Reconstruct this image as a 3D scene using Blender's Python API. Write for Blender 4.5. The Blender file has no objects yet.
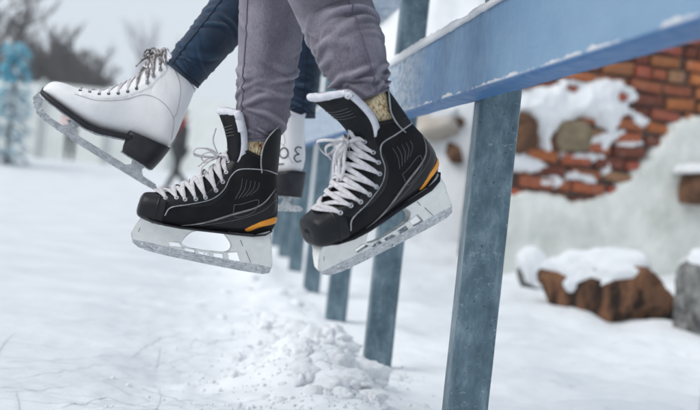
import bpy, bmesh, math, random
import numpy as np
from mathutils import Vector, Matrix, noise
from mathutils.bvhtree import BVHTree
from mathutils.geometry import delaunay_2d_cdt
random.seed(7)
R = math.radians
SC = bpy.context.scene
COL = SC.collection
pi = math.pi

# ------------------------------------------------------------------ camera
F = 1400.0
def cam_basis(psi=5.62, th=0.77, rho=6.0):
    psi, th, rho = R(psi), R(th), R(rho)
    f = Vector((math.sin(psi)*math.cos(th), math.cos(psi)*math.cos(th), -math.sin(th)))
    r0 = Vector((math.cos(psi), -math.sin(psi), 0)); u0 = r0.cross(f)
    r = math.cos(rho)*r0 + math.sin(rho)*u0
    u = -math.sin(rho)*r0 + math.cos(rho)*u0
    return r, u, f
CR, CU, CF = cam_basis()
CAM = Vector((0, 0, 0.55))
def at(px, py, D):
    return CAM + CF*D + CR*((px-350)/F*D) - CU*((py-205)/F*D)
cd = bpy.data.cameras.new('camera')
cam = bpy.data.objects.new('camera', cd); COL.objects.link(cam)
cam.matrix_world = Matrix(((CR.x, CU.x, -CF.x, CAM.x), (CR.y, CU.y, -CF.y, CAM.y), (CR.z, CU.z, -CF.z, CAM.z), (0, 0, 0, 1)))
cd.sensor_width = 36; cd.lens = 72; cd.clip_start = 0.05; cd.clip_end = 3000
cd.dof.use_dof = True; cd.dof.focus_distance = 2.68; cd.dof.aperture_fstop = 4.1
SC.camera = cam

# ------------------------------------------------------------------ materials
def mat(name, base, rough=0.6, base2=None, nscale=20, bump=0.0, bscale=200, metallic=0.0, spec=0.5, detail=4,
        contrast=(0.35, 0.65), sss=0.0, coat=0.0, stretch=None, bdist=0.002):
    m = bpy.data.materials.new(name); m.use_nodes = True
    nt = m.node_tree; N = nt.nodes; L = nt.links
    b = N['Principled BSDF']
    b.inputs['Base Color'].default_value = (*base, 1); b.inputs['Roughness'].default_value = rough
    b.inputs['Metallic'].default_value = metallic; b.inputs['Specular IOR Level'].default_value = spec
    b.inputs['Coat Weight'].default_value = coat
    if sss:
        b.inputs['Subsurface Weight'].default_value = sss; b.inputs['Subsurface Radius'].default_value = (0.01, 0.01, 0.012)
        b.inputs['Subsurface Scale'].default_value = 1.0
    tc = N.new('ShaderNodeTexCoord'); vec = tc.outputs['Object']
    if stretch:
        mp = N.new('ShaderNodeMapping'); mp.inputs['Scale'].default_value = stretch
        L.new(vec, mp.inputs['Vector']); vec = mp.outputs['Vector']
    if base2:
        n = N.new('ShaderNodeTexNoise'); n.inputs['Scale'].default_value = nscale; n.inputs['Detail'].default_value = detail
        n.inputs['Roughness'].default_value = 0.6
        r = N.new('ShaderNodeValToRGB'); r.color_ramp.elements[0].position = contrast[0]; r.color_ramp.elements[1].position = contrast[1]
        r.color_ramp.elements[0].color = (*base, 1); r.color_ramp.elements[1].color = (*base2, 1)
        L.new(vec, n.inputs['Vector']); L.new(n.outputs['Fac'], r.inputs['Fac']); L.new(r.outputs['Color'], b.inputs['Base Color'])
    if bump:
        n2 = N.new('ShaderNodeTexNoise'); n2.inputs['Scale'].default_value = bscale; n2.inputs['Detail'].default_value = 4
        bp = N.new('ShaderNodeBump'); bp.inputs['Strength'].default_value = bump; bp.inputs['Distance'].default_value = bdist
        L.new(vec, n2.inputs['Vector']); L.new(n2.outputs['Fac'], bp.inputs['Height']); L.new(bp.outputs['Normal'], b.inputs['Normal'])
    return m

class NG:
    """small helper for bespoke node materials"""
    def __init__(s, name):
        s.m = bpy.data.materials.new(name); s.m.use_nodes = True
        s.N = s.m.node_tree.nodes; s.L = s.m.node_tree.links; s.b = s.N['Principled BSDF']
        s.tc = s.N.new('ShaderNodeTexCoord')
    def map(s, scale, src='Object', rot=(0, 0, 0)):
        mp = s.N.new('ShaderNodeMapping'); mp.inputs['Scale'].default_value = scale; mp.inputs['Rotation'].default_value = rot
        s.L.new(s.tc.outputs[src], mp.inputs['Vector']); return mp.outputs['Vector']
    def noise(s, scale, detail=4, vec=None, rough=0.55, dist=0.0):
        n = s.N.new('ShaderNodeTexNoise'); n.inputs['Scale'].default_value = scale; n.inputs['Detail'].default_value = detail
        n.inputs['Roughness'].default_value = rough; n.inputs['Distortion'].default_value = dist
        s.L.new(vec or s.tc.outputs['Object'], n.inputs['Vector']); return n.outputs['Fac']
    def wave(s, scale, vec=None, dist=0, direction='X', profile='SIN'):
        n = s.N.new('ShaderNodeTexWave'); n.inputs['Scale'].default_value = scale; n.inputs['Distortion'].default_value = dist
        n.bands_direction = direction; n.wave_profile = profile
        s.L.new(vec or s.tc.outputs['Object'], n.inputs['Vector']); return n.outputs['Fac']
    def ramp(s, fac, stops):
        r = s.N.new('ShaderNodeValToRGB'); e = r.color_ramp.elements
        while len(e) < len(stops): e.new(0.5)
        for k, (p, c) in enumerate(stops):
            e[k].position = p; e[k].color = (*c, 1) if hasattr(c, '__len__') else (c, c, c, 1)
        s.L.new(fac, r.inputs['Fac']); return r.outputs['Color']
    def math(s, op, a, b=0.0, clamp=False):
        n = s.N.new('ShaderNodeMath'); n.operation = op; n.use_clamp = clamp
        for i, v in enumerate((a, b)):
            if isinstance(v, (int, float)): n.inputs[i].default_value = v
            else: s.L.new(v, n.inputs[i])
        return n.outputs[0]
    def mix(s, fac, a, b):
        n = s.N.new('ShaderNodeMix'); n.data_type = 'RGBA'
        for k, v in ((0, fac), (6, a), (7, b)):
            if isinstance(v, (int, float)): n.inputs[k].default_value = v
            elif isinstance(v, tuple): n.inputs[k].default_value = (*v, 1)
            else: s.L.new(v, n.inputs[k])
        return n.outputs[2]
    def sep(s, src='Object'):
        n = s.N.new('ShaderNodeSeparateXYZ'); s.L.new(s.tc.outputs[src], n.inputs[0]); return n.outputs
    def out(s, color=None, rough=None, height=None, strength=0.5, dist=0.002, **kw):
        for val, nm in ((color, 'Base Color'), (rough, 'Roughness')):
            if val is None: continue
            if isinstance(val, tuple): s.b.inputs[nm].default_value = (*val, 1)
            elif isinstance(val, (int, float)): s.b.inputs[nm].default_value = val
            else: s.L.new(val, s.b.inputs[nm])
        if height is not None:
            bp = s.N.new('ShaderNodeBump'); bp.inputs['Strength'].default_value = strength; bp.inputs['Distance'].default_value = dist
            s.L.new(height, bp.inputs['Height']); s.L.new(bp.outputs['Normal'], s.b.inputs['Normal'])
        for k, v in kw.items(): s.b.inputs[k.replace('_', ' ')].default_value = v
        return s.m

M = {}
M['shell'] = mat('black_synthetic', (0.004, 0.004, 0.005), 0.55, (0.008, 0.008, 0.0095), 60, 0.35, 900, spec=0.22, bdist=0.0008)
def black_mesh():
    g = NG('black_nylon_weave')
    a = g.wave(260, g.map((1, 1, 1)), 0.6, 'DIAGONAL'); b = g.wave(260, g.map((1, 1, -1)), 0.6, 'DIAGONAL')
    h = g.math('MULTIPLY', a, b)
    c = g.ramp(g.noise(45, 5), [(0.35, (0.0035, 0.0035, 0.0045)), (0.7, (0.009, 0.009, 0.011))])
    return g.out(c, 0.6, h, 0.5, 0.0006, Specular_IOR_Level=0.14)
M['weave'] = black_mesh()
M['gloss'] = mat('black_gloss_leather', (0.005, 0.005, 0.0065), 0.3, (0.010, 0.010, 0.012), 25, 0.35, 400, spec=0.22, bdist=0.0008)
M['cap'] = mat('black_toe_plastic', (0.008, 0.009, 0.011), 0.36, (0.013, 0.0135, 0.016), 30, 0.6, 120, spec=0.22, bdist=0.0012)
M['pipe'] = mat('silver_piping', (0.36, 0.37, 0.39), 0.38, (0.22, 0.225, 0.24), 80, metallic=0.0, spec=0.7)
M['thin'] = mat('grey_printed_line', (0.085, 0.088, 0.095), 0.45, (0.045, 0.047, 0.052), 60)
M['swoosh'] = mat('brushed_silver_stripe', (0.10, 0.095, 0.10), 0.28, (0.32, 0.30, 0.30), 26, metallic=0.35, spec=0.7, contrast=(0.4, 0.7))
M['orange'] = mat('orange_accent', (0.78, 0.30, 0.012), 0.45, (0.66, 0.23, 0.01), 40)
M['felt'] = mat('white_felt', (0.74, 0.74, 0.78), 0.95, (0.60, 0.60, 0.66), 60, 0.8, 420, spec=0.15, bdist=0.002)
M['tongue'] = mat('black_tongue_felt', (0.010, 0.011, 0.013), 0.85, (0.02, 0.021, 0.024), 35, 0.6, 600, spec=0.12, bdist=0.001)
M['lining'] = mat('grey_lining', (0.13, 0.13, 0.14), 0.45, (0.2, 0.2, 0.21), 40, 0.3, 300)
M['eyelet'] = mat('nickel_eyelet', (0.42, 0.43, 0.45), 0.3, metallic=0.9)
def lace_mat(name, c1, c2, k=1.0):
    g = NG(name)
    a = g.wave(330, g.map((1, 1, 1)), 0.4, 'DIAGONAL'); b = g.wave(330, g.map((1, -1, 1)), 0.4, 'DIAGONAL')
    c = g.mix(g.ramp(g.noise(140, 3), [(0.38, 0.0), (0.62, 1.0)]), c1, c2)
    return g.out(c, 0.9, g.math('ADD', a, b), 0.7, 0.0009, Specular_IOR_Level=0.2)
M['lace'] = lace_mat('white_woven_lace', (0.82, 0.80, 0.82), (0.66, 0.63, 0.66))
M['lace_dark'] = lace_mat('grubby_brown_lace', (0.55, 0.52, 0.52), (0.13, 0.11, 0.11))
def holder_mat():
    g = NG('white_frosted_plastic')
    z = g.sep()[2]
    n = g.noise(60, 6); c = g.ramp(n, [(0.35, (0.68, 0.695, 0.675)), (0.65, (0.75, 0.765, 0.745))])
    sc = g.noise(55, 6, g.map((1, 1, 3.5)), 0.7)
    frost = g.math('MULTIPLY', g.ramp(sc, [(0.50, 0), (0.58, 1)]), g.ramp(z, [(0.012, 1), (0.022, 0)]))
    c2 = g.mix(frost, c, (0.80, 0.83, 0.87))
    scuff = g.ramp(g.noise(38, 5, g.map((0.5, 1, 3)), 0.7), [(0.60, 0), (0.68, 1)])
    c3 = g.mix(g.math('MULTIPLY', scuff, 0.25), c2, (0.42, 0.43, 0.44))
    return g.out(c3, 0.4, g.math('ADD', g.math('MULTIPLY', frost, 1.0), g.noise(300, 3)), 0.35, 0.0015, Subsurface_Weight=0.0)
M['holder'] = holder_mat()
def steel_mat(name='steel_runner', lo=0.36, hi=0.66):
    g = NG(name)
    n = g.noise(170, 5, g.map((0.6, 1, 1.0)), 0.8)
    f = g.ramp(n, [(lo, 0.0), (hi, 1.0)])
    c = g.mix(f, (0.30, 0.31, 0.325), (0.60, 0.63, 0.665))
    r = g.ramp(f, [(0, 0.22), (1, 0.55)])
    m = g.out(c, r, g.noise(180, 6), 0.6, 0.0015)
    g.L.new(g.ramp(f, [(0, 0.75), (1, 0.25)]), g.b.inputs['Metallic'])
    return m
M['steel'] = steel_mat()
M['steel_fig'] = steel_mat('frosted_figure_steel', 0.40, 0.72)
M['frost'] = mat('packed_frost', (0.80, 0.83, 0.87), 0.8, (0.70, 0.73, 0.78), 120, 0.8, 300, spec=0.3)
def leather():
    g = NG('white_leather')
    c = g.ramp(g.noise(16, 4), [(0.35, (0.765, 0.755, 0.765)), (0.65, (0.82, 0.815, 0.825))])
    sc = g.ramp(g.noise(55, 7, g.map((1.0, 1, 2.2), rot=(0, 0.5, 0)), 0.75), [(0.62, 0), (0.70, 1)])
    c = g.mix(g.math('MULTIPLY', sc, 0.28), c, (0.50, 0.49, 0.51))
    cr = g.ramp(g.noise(26, 3, g.map((0.5, 0.5, 1.8), rot=(0, 0.7, 0)), 0.5, 0.8), [(0.44, 0), (0.5, 1), (0.56, 0)])
    h = g.math('ADD', g.math('MULTIPLY', g.noise(260, 4), 0.35), g.math('MULTIPLY', g.noise(30, 4), 1.2))
    return g.out(c, 0.48, h, 0.35, 0.003, Specular_IOR_Level=0.4)
M['white_leather'] = leather()
M['stitch'] = mat('grey_stitching', (0.40, 0.385, 0.40), 0.8)
M['sole'] = mat('black_rubber_sole', (0.010, 0.010, 0.014), 0.42, (0.024, 0.024, 0.032), 40, 0.3, 300, spec=0.3)
M['hole'] = mat('black_eyelet_hole', (0.02, 0.02, 0.024), 0.5)
M['ink'] = mat('black_marker_ink', (0.035, 0.035, 0.04), 0.6)
def denim(name, c1, c2, c3, wscale=430, paleness=0.5):
    g = NG(name)
    v = g.map((1, 1, 1))
    w = g.wave(wscale, v, 0.5, 'DIAGONAL')
    n = g.noise(14, 5, None, 0.6); fine = g.noise(330, 4, g.map((1, 1, 0.7)), 0.75)
    c = g.mix(g.ramp(n, [(0.36, 0), (0.68, 1)]), c1, c2)
    slub = g.noise(520, 3, g.map((1, 1, 0.16)), 0.7)
    at = g.N.new('ShaderNodeAttribute'); at.attribute_name = 'wear_and_light'
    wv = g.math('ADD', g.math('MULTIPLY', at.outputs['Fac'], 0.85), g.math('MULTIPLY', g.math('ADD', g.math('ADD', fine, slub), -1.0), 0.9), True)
    c = g.mix(g.math('MULTIPLY', wv, paleness*1.5), c, c3)  # paler cloth: denim wear together with painted highlights
    return g.out(c, 0.88, g.math('ADD', g.math('MULTIPLY', w, 0.6), fine), 0.55, 0.0012, Specular_IOR_Level=0.2, Sheen_Weight=0.25)
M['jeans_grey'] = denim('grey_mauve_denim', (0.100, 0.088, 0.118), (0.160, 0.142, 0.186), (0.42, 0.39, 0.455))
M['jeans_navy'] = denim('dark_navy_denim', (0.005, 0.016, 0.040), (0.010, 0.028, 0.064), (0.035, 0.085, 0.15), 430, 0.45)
M['seam_grey'] = mat('grey_seam', (0.11, 0.097, 0.135), 0.9)
M['seam_navy'] = mat('navy_seam', (0.006, 0.014, 0.032), 0.9)
def sock_mat():
    g = NG('cream_ragg_knit')
    n = g.noise(120, 3, g.map((1, 1, 0.07)), 0.5)
    c = g.ramp(g.noise(210, 3, g.map((1, 1, 0.5))), [(0.38, (0.36, 0.22, 0.11)), (0.47, (0.70, 0.55, 0.33)), (0.62, (0.82, 0.73, 0.54))])
    red = g.ramp(g.noise(55, 2), [(0.66, 0), (0.70, 1)])
    c = g.mix(red, c, (0.30, 0.035, 0.03))
    return g.out(c, 0.95, g.noise(420, 2), 0.8, 0.002, Specular_IOR_Level=0.1)
M['sock'] = sock_mat()
def rail_mat():
    g = NG('weathered_blue_paint')
    s = g.sep(); y, z = s[1], s[2]
    big = g.noise(3.5, 5, g.map((1, 0.5, 1)), 0.6)
    pale_end = g.ramp(g.math('MULTIPLY', y, 0.2), [(0.40, 1), (0.58, 0)])  # paler blue towards the near end
    c = g.mix(g.math('ADD', g.math('MULTIPLY', g.ramp(big, [(0.35, 0), (0.68, 1)]), 0.45), g.math('MULTIPLY', pale_end, 0.6), True), (0.060, 0.165, 0.335), (0.225, 0.352, 0.485))
    # rubbed, paint-worn patch whose wood shows
    wearn = g.noise(24, 8, g.map((1, 0.9, 2.2)), 0.7)
    zone = g.ramp(g.math('MULTIPLY', y, 0.2), [(0.62, 0), (0.70, 1)])
    wear_and_light = g.math('MULTIPLY', g.ramp(wearn, [(0.38, 0), (0.56, 1)]), zone)
    c = g.mix(g.math('MULTIPLY', wear_and_light, 0.95), c, (0.50, 0.55, 0.60))
    chips = g.math('MULTIPLY', g.ramp(g.noise(60, 6, g.map((1, 0.7, 1.4)), 0.7), [(0.56, 0), (0.60, 1)]), zone)
    c = g.mix(g.math('MULTIPLY', chips, 0.8), c, (0.06, 0.075, 0.10))
    edge = g.math('ADD', g.ramp(z, [(0.0, 1.0), (0.021, 0.0)]), -0.22)
    ed = g.ramp(g.math('ADD', edge, g.math('MULTIPLY', g.math('ADD', g.noise(14, 7, g.map((1, 0.4, 1)), 0.7), -0.5), 2.4)), [(0.36, 0), (0.47, 1)])
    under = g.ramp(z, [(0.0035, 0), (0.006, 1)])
    c = g.mix(g.math('MULTIPLY', ed, under), c, (0.66, 0.65, 0.66))
    c = g.mix(under, (0.015, 0.115, 0.30), c)  # darker blue underside: shade of the downward face put into the colour
    scr = g.noise(130, 4, g.map((1, 0.08, 1)), 0.6)
    return g.out(c, g.ramp(g.noise(30, 4), [(0.3, 0.42), (0.7, 0.65)]), g.math('ADD', g.math('ADD', wearn, scr), g.math('MULTIPLY', ed, 0.8)), 0.4, 0.0025)
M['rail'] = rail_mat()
def post_mat():
    g = NG('mottled_galvanised_steel')
    n = g.noise(26, 8, g.map((1, 1, 0.45)), 0.68, 0.1)
    c = g.ramp(n, [(0.32, (0.050, 0.088, 0.115)), (0.5, (0.092, 0.150, 0.188)), (0.68, (0.20, 0.275, 0.32))])
    spk = g.ramp(g.noise(110, 4), [(0.64, 0), (0.69, 1)])
    c = g.mix(g.math('MULTIPLY', spk, 0.8), c, (0.028, 0.036, 0.043))
    fro = g.ramp(g.noise(48, 6, g.map((1, 1, 1.6), rot=(0.4, 0.3, 0.2)), 0.75, 0.2), [(0.58, 0), (0.68, 1)])
    c = g.mix(g.math('MULTIPLY', fro, 0.45), c, (0.40, 0.46, 0.50))
    return g.out(c, g.ramp(n, [(0.3, 0.5), (0.7, 0.34)]), g.math('ADD', n, g.noise(200, 3)), 0.35, 0.0015, Metallic=0.3, Specular_IOR_Level=0.5)
M['post'] = post_mat()
def snow_mat(name='snow', rinky=False):
    g = NG(name)
    big = g.noise(1.3, 4); mid = g.noise(9, 6, None, 0.65); fine = g.noise(75, 5, None, 0.7); gr = g.noise(330, 3)
    c = g.ramp(g.math('ADD', g.math('MULTIPLY', big, 0.5), g.math('MULTIPLY', mid, 0.5)), [(0.34, (0.76, 0.785, 0.815)), (0.62, (0.88, 0.895, 0.915))])
    h = g.math('ADD', g.math('MULTIPLY', mid, 1.0), g.math('ADD', g.math('MULTIPLY', fine, 0.6), g.math('MULTIPLY', gr, 0.22)))
    if rinky:
        x = g.sep()[0]
        onice = g.ramp(g.math('MULTIPLY', g.math('ADD', x, 5.0), 0.1), [(0.485, 1.0), (0.525, 0.0)])
        ic = g.ramp(g.noise(2.2, 6, None, 0.6), [(0.35, (0.58, 0.61, 0.65)), (0.66, (0.73, 0.755, 0.785))])
        c = g.mix(g.math('MULTIPLY', onice, 0.75), c, ic)
        # dirty grey crumbs pressed into the snow
        crumb = g.ramp(g.noise(17, 8, g.map((1, 0.7, 1)), 0.78), [(0.58, 0), (0.66, 1)])
        crumb = g.math('MULTIPLY', crumb, g.ramp(g.noise(1.9, 4), [(0.44, 0.06), (0.60, 0.8)]))
        crumb = g.math('MULTIPLY', crumb, g.math('SUBTRACT', 1.0, g.math('MULTIPLY', onice, 0.5)))
        c = g.mix(crumb, c, (0.40, 0.44, 0.485))
    return g.out(c, 0.75, h, 0.45 if rinky else 0.7, 0.007 if rinky else 0.012, Specular_IOR_Level=0.3, Subsurface_Weight=0.0)
M['snow'] = snow_mat('snow'); M['rink'] = snow_mat('trodden_snow_and_ice', True)
def brick_mat():
    g = NG('old_red_brick')
    a = g.N.new('ShaderNodeAttribute'); a.attribute_name = 'tone'
    n = g.noise(22, 6, None, 0.7)
    c = g.mix(g.ramp(n, [(0.35, 0.0), (0.62, 0.6)]), a.outputs['Color'], (0.20, 0.075, 0.045))
    fr = g.ramp(g.noise(34, 6, None, 0.7), [(0.60, 0), (0.68, 1)])
    c = g.mix(g.math('MULTIPLY', fr, 0.55), c, (0.66, 0.62, 0.60))
    return g.out(c, 0.9, g.noise(60, 6), 0.8, 0.01, Specular_IOR_Level=0.2)
M['brick'] = brick_mat()
M['mortar'] = mat('dark_mortar', (0.05, 0.034, 0.026), 0.95, (0.13, 0.105, 0.09), 14, 0.8, 60, bdist=0.01)
M['plaster'] = mat('greenish_white_plaster', (0.60, 0.62, 0.575), 0.9, (0.79, 0.80, 0.765), 4.5, 0.6, 16, spec=0.2, bdist=0.02)
M['brownstone'] = mat('brown_stone', (0.055, 0.028, 0.017), 0.9, (0.19, 0.098, 0.055), 7, 0.9, 28, spec=0.2, bdist=0.03)
M['rust_rock'] = mat('rust_brown_rock', (0.022, 0.013, 0.009), 0.85, (0.22, 0.105, 0.055), 7, 1.0, 14, spec=0.25, bdist=0.06, contrast=(0.42, 0.6), stretch=(1.7, 1.7, 0.45))
M['olive_stone'] = mat('olive_stone', (0.14, 0.108, 0.065), 0.9, (0.27, 0.215, 0.14), 9, 0.8, 30, bdist=0.02)
M['grey_rock'] = mat('grey_rock', (0.05, 0.05, 0.048), 0.9, (0.28, 0.28, 0.27), 14, 1.0, 26, bdist=0.03)
M['beige'] = mat('beige_render', (0.42, 0.36, 0.30), 0.9, (0.56, 0.52, 0.47), 4, 0.6, 20, bdist=0.01)

# ------------------------------------------------------------------ mesh helpers
def link_mesh(name, verts, faces, m, parent=None, smooth=True, scale=1.0):
    me = bpy.data.meshes.new(name)
    me.from_pydata([tuple(Vector(v)*scale) for v in verts], [], faces); me.validate(); me.update()
    bm = bmesh.new(); bm.from_mesh(me); bmesh.ops.recalc_face_normals(bm, faces=bm.faces); bm.to_mesh(me); bm.free()
    if m is not None: me.materials.append(m)
    if smooth:
        for p in me.polygons: p.use_smooth = True
    o = bpy.data.objects.new(name, me); COL.objects.link(o)
    if parent is not None: o.parent = parent
    return o
def empty(name, label=None, cat=None, group=None, mw=None):
    o = bpy.data.objects.new(name, None); COL.objects.link(o); o.empty_display_size = 0.05
    if mw is not None: o.matrix_world = mw
    return tag(o, label, cat, group)
def tag(o, label=None, cat=None, group=None, kind=None):
    if label: o['label'] = label
    if cat: o['category'] = cat
    if group: o['group'] = group
    if kind: o['kind'] = kind
    return o
class MB:
    def __init__(s): s.v = []; s.f = []
    def add(s, vs, fs):
        k = len(s.v); s.v += [Vector(v) for v in vs]; s.f += [tuple(i+k for i in f) for f in fs]
    def loft(s, rings, closed=True, caps=(True, True)):
        n = len(rings[0]); vs = [p for r in rings for p in r]; fs = []
        for i in range(len(rings)-1):
            for j in range(n if closed else n-1):
                a = i*n+j; b = i*n+(j+1) % n
                fs.append((a, b, b+n, a+n))
        if caps[0]: fs.append(tuple(range(n))[::-1])
        if caps[1]: fs.append(tuple(range((len(rings)-1)*n, len(rings)*n)))
        s.add(vs, fs)
    def tube(s, pts, r, n=8, caps=(True, True), radii=None):
        pts = [Vector(p) for p in pts]
        rings = []; up = Vector((0.31, 0.2, 0.93))
        for i, p in enumerate(pts):
            t = (pts[min(i+1, len(pts)-1)]-pts[max(i-1, 0)])
            if t.length < 1e-9: t = Vector((0, 0, 1))
            t.normalize()
            a = up - t*up.dot(t)
            if a.length < 1e-3: a = t.orthogonal()
            a.normalize(); up = a; b = t.cross(a); rr = radii[i] if radii else r
            rings.append([p+(a*math.cos(q)+b*math.sin(q))*rr for q in (2*pi*k/n for k in range(n))])
        s.loft(rings, True, caps)
    def ribbon(s, pts, nrm, hw, ht, n=8):
        """flat lace: elliptical section, wide along t x normal, pinched where it enters an eyelet"""
        pts = [Vector(p) for p in pts]; rings = []; hw0 = hw
        for i, p in enumerate(pts):
            hw = hw0*(0.5+0.5*min(1.0, min(i, len(pts)-1-i)/2.5))
            t = (pts[min(i+1, len(pts)-1)]-pts[max(i-1, 0)]).normalized(); nn = Vector(nrm[i]); nn = (nn-t*nn.dot(t))
            if nn.length < 1e-4: nn = t.orthogonal()
            nn.normalize(); b = t.cross(nn)
            ring = []
            for k in range(n):
                q = 2*pi*k/n; c, sn = math.cos(q), math.sin(q)
                ring.append(p + b*hw*math.copysign(abs(c)**0.7, c) + nn*ht*math.copysign(abs(sn)**0.7, sn))
            rings.append(ring)
        s.loft(rings)
    def box(s, c, half, rot=None):
        vs = []
        for x in (-1, 1):
            for y in (-1, 1):
                for z in (-1, 1):
                    v = Vector((x*half[0], y*half[1], z*half[2]))
                    if rot: v = rot @ v
                    vs.append(Vector(c)+v)
        s.add(vs, [(0, 1, 3, 2), (4, 6, 7, 5), (0, 4, 5, 1), (2, 3, 7, 6), (0, 2, 6, 4), (1, 5, 7, 3)])
    def build(s, name, m, parent=None, smooth=True, scale=1.0):
        return link_mesh(name, s.v, s.f, m, parent, smooth, scale)
def catmull(pts, per=8, closed=False):
    pts = [Vector(p) for p in pts]; n = len(pts); out = []
    rng = range(n) if closed else range(n-1)
    for i in rng:
        p1 = pts[i]; p2 = pts[(i+1) % n]
        p0 = pts[(i-1) % n] if (closed or i > 0) else p1*2-p2
        p3 = pts[(i+2) % n] if (closed or i+2 < n) else p2*2-p1
        for k in range(per):
            t = k/per
            out.append(0.5*((2*p1)+(p2-p0)*t+(2*p0-5*p1+4*p2-p3)*t*t+(3*p1-p0-3*p2+p3)*t*t*t))
    if not closed: out.append(pts[-1])
    return out
def interp(tab, u):
    """catmull interpolation of tuples in a list at real index u"""
    n = len(tab); i = max(0, min(n-2, int(math.floor(u)))); t = u-i
    g = lambda k: tab[max(0, min(n-1, k))]
    return tuple(0.5*((2*b)+(c-a)*t+(2*a-5*b+4*c-d)*t*t+(3*b-a-3*c+d)*t*t*t) for a, b, c, d in zip(g(i-1), g(i), g(i+1), g(i+2)))
def inside(x, y, poly):
    c = False; n = len(poly); j = n-1
    for i in range(n):
        xi, yi = poly[i][0], poly[i][1]; xj, yj = poly[j][0], poly[j][1]
        if (yi > y) != (yj > y) and x < (xj-xi)*(y-yi)/(yj-yi)+xi: c = not c
        j = i
    return c
def seg_dist(x, y, poly, closed=True):
    best = 1e18; n = len(poly)
    for i in range(n if closed else n-1):
        ax, ay = poly[i][0], poly[i][1]; bx, by = poly[(i+1) % n][0], poly[(i+1) % n][1]
        dx, dy = bx-ax, by-ay; l = dx*dx+dy*dy
        t = 0 if l == 0 else max(0, min(1, ((x-ax)*dx+(y-ay)*dy)/l))
        d = (x-ax-t*dx)**2+(y-ay-t*dy)**2
        if d < best: best = d
    return math.sqrt(best)
def sdist(x, y, poly):
    d = seg_dist(x, y, poly); return d if inside(x, y, poly) else -d
def fill(poly, holes=(), step=2.0):
    """triangulate a 2D outline with inner points; returns pts, tris, boundary flags"""
    pts = []; edges = []
    for lp in [poly]+list(holes):
        k = len(pts); q = []
        for i in range(len(lp)):
            a = Vector(lp[i]); b = Vector(lp[(i+1) % len(lp)]); m = max(1, int((b-a).length/step))
            q += [a.lerp(b, t/m) for t in range(m)]
        pts += q; edges += [(k+i, k+(i+1) % len(q)) for i in range(len(q))]
    nb = len(pts)
    xs = [p.x for p in pts]; ys = [p.y for p in pts]
    y = min(ys); row = 0
    while y < max(ys):
        x = min(xs)+(0.5*step if row % 2 else 0)
        while x < max(xs):
            if inside(x, y, poly) and not any(inside(x, y, h) for h in holes) and seg_dist(x, y, poly) > 0.5*step and all(seg_dist(x, y, h) > 0.5*step for h in holes):
                pts.append(Vector((x, y)))
            x += step
        y += step*0.87; row += 1
    v, e, f, ov, oe, of = delaunay_2d_cdt([Vector((p.x, p.y)) for p in pts], edges, [], 0, 1e-5)
    tris = []
    for t in f:
        cx = sum(v[i].x for i in t)/len(t); cy = sum(v[i].y for i in t)/len(t)
        if inside(cx, cy, poly) and not any(inside(cx, cy, h) for h in holes): tris.append(tuple(t))
    bnd = [any(o < nb for o in ov[i]) for i in range(len(v))]
    return v, tris, bnd
def extrude2d(poly, holes, half, step=2.0, y0=0.0):
    """solid from an x-z outline, half(x, z) gives half thickness; returns verts, faces"""
    v, tris, _ = fill(poly, holes, step)
    n = len(v); vs = []; fs = []
    for s in (1, -1):
        vs += [Vector((p.x, y0+s*half(p.x, p.y), p.y)) for p in v]
    fs += tris; fs += [tuple(i+n for i in t[::-1]) for t in tris]
    cnt = {}
    for t in tris:
        for i in range(3):
            a, b = t[i], t[(i+1) % 3]; cnt.setdefault((min(a, b), max(a, b)), []).append((a, b))
    for k, l in cnt.items():
        if len(l) == 1:
            a, b = l[0]; fs.append((b, a, a+n, b+n))
    return vs, fs

# ------------------------------------------------------------------ boots
class Boot:
    """lofted boot: sections run from the toe, over the foot, up the ankle; each goes from a top point T to a bottom point B"""
    def __init__(s, tab, nper=5, nring=44):
        s.tab = tab; s.n = len(tab); s.nper = nper; s.nring = nring
    def ring(s, u, off=0.0):
        tx, tz, bx, bz, w, pt, pb = interp(s.tab, u)
        T = Vector((tx, 0, tz)); B = Vector((bx, 0, bz)); ax = (T-B); ln = max(ax.length, 1e-3); ax /= ln
        c = (T+B)/2; h = ln/2+off; w = w+off; out = []
        for k in range(s.nring):
            q = 2*pi*k/s.nring; cs, sn = math.cos(q), math.sin(q)
            p = pt if cs > 0 else pb
            a = math.copysign(abs(cs)**(2/p), cs); b = math.copysign(abs(sn)**(2/p), sn)
            # fuller towards the bottom in the foot (p bottom is squarer)
            out.append(c+ax*(a*h)+Vector((0, b*w, 0)))
        return out
    def rings(s, u0, u1, off=0.0, step=None):
        m = max(2, int((u1-u0)*s.nper)); return [s.ring(u0+(u1-u0)*i/m, off) for i in range(m+1)]
    def mb(s, u0=0, u1=None, off=0.0, caps=(True, True)):
        u1 = s.n-1 if u1 is None else u1
        m = MB(); m.loft(s.rings(u0, u1, off), True, caps); return m
    def bvh(s):
        m = s.mb(); return BVHTree.FromPolygons([tuple(v) for v in m.v], m.f)
def side_hit(bvh, x, z, s, off):
    co, n, i, d = bvh.ray_cast(Vector((x, 120*s, z)), Vector((0, -s, 0)))
    if co is None: return None
    if n.y*s < 0: n = -n
    return co+n*off, n
def side_tube(mb, bvh, pts, s, r, off=0.0, per=6, taper=False):
    run = []
    sm = catmull([(p[0], 0, p[1]) for p in pts], per)
    def flush():
        if len(run) > 2:
            rd = [r*(0.35+0.65*math.sin(pi*(i+0.6)/(len(run)+0.2))) for i in range(len(run))] if taper else None
            mb.tube(run, r, 6, radii=rd)
        run.clear()
    for p in sm:
        h = side_hit(bvh, p.x, p.z, s, off)
        if h is None: flush()
        else: run.append(h[0])
    flush()
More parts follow.
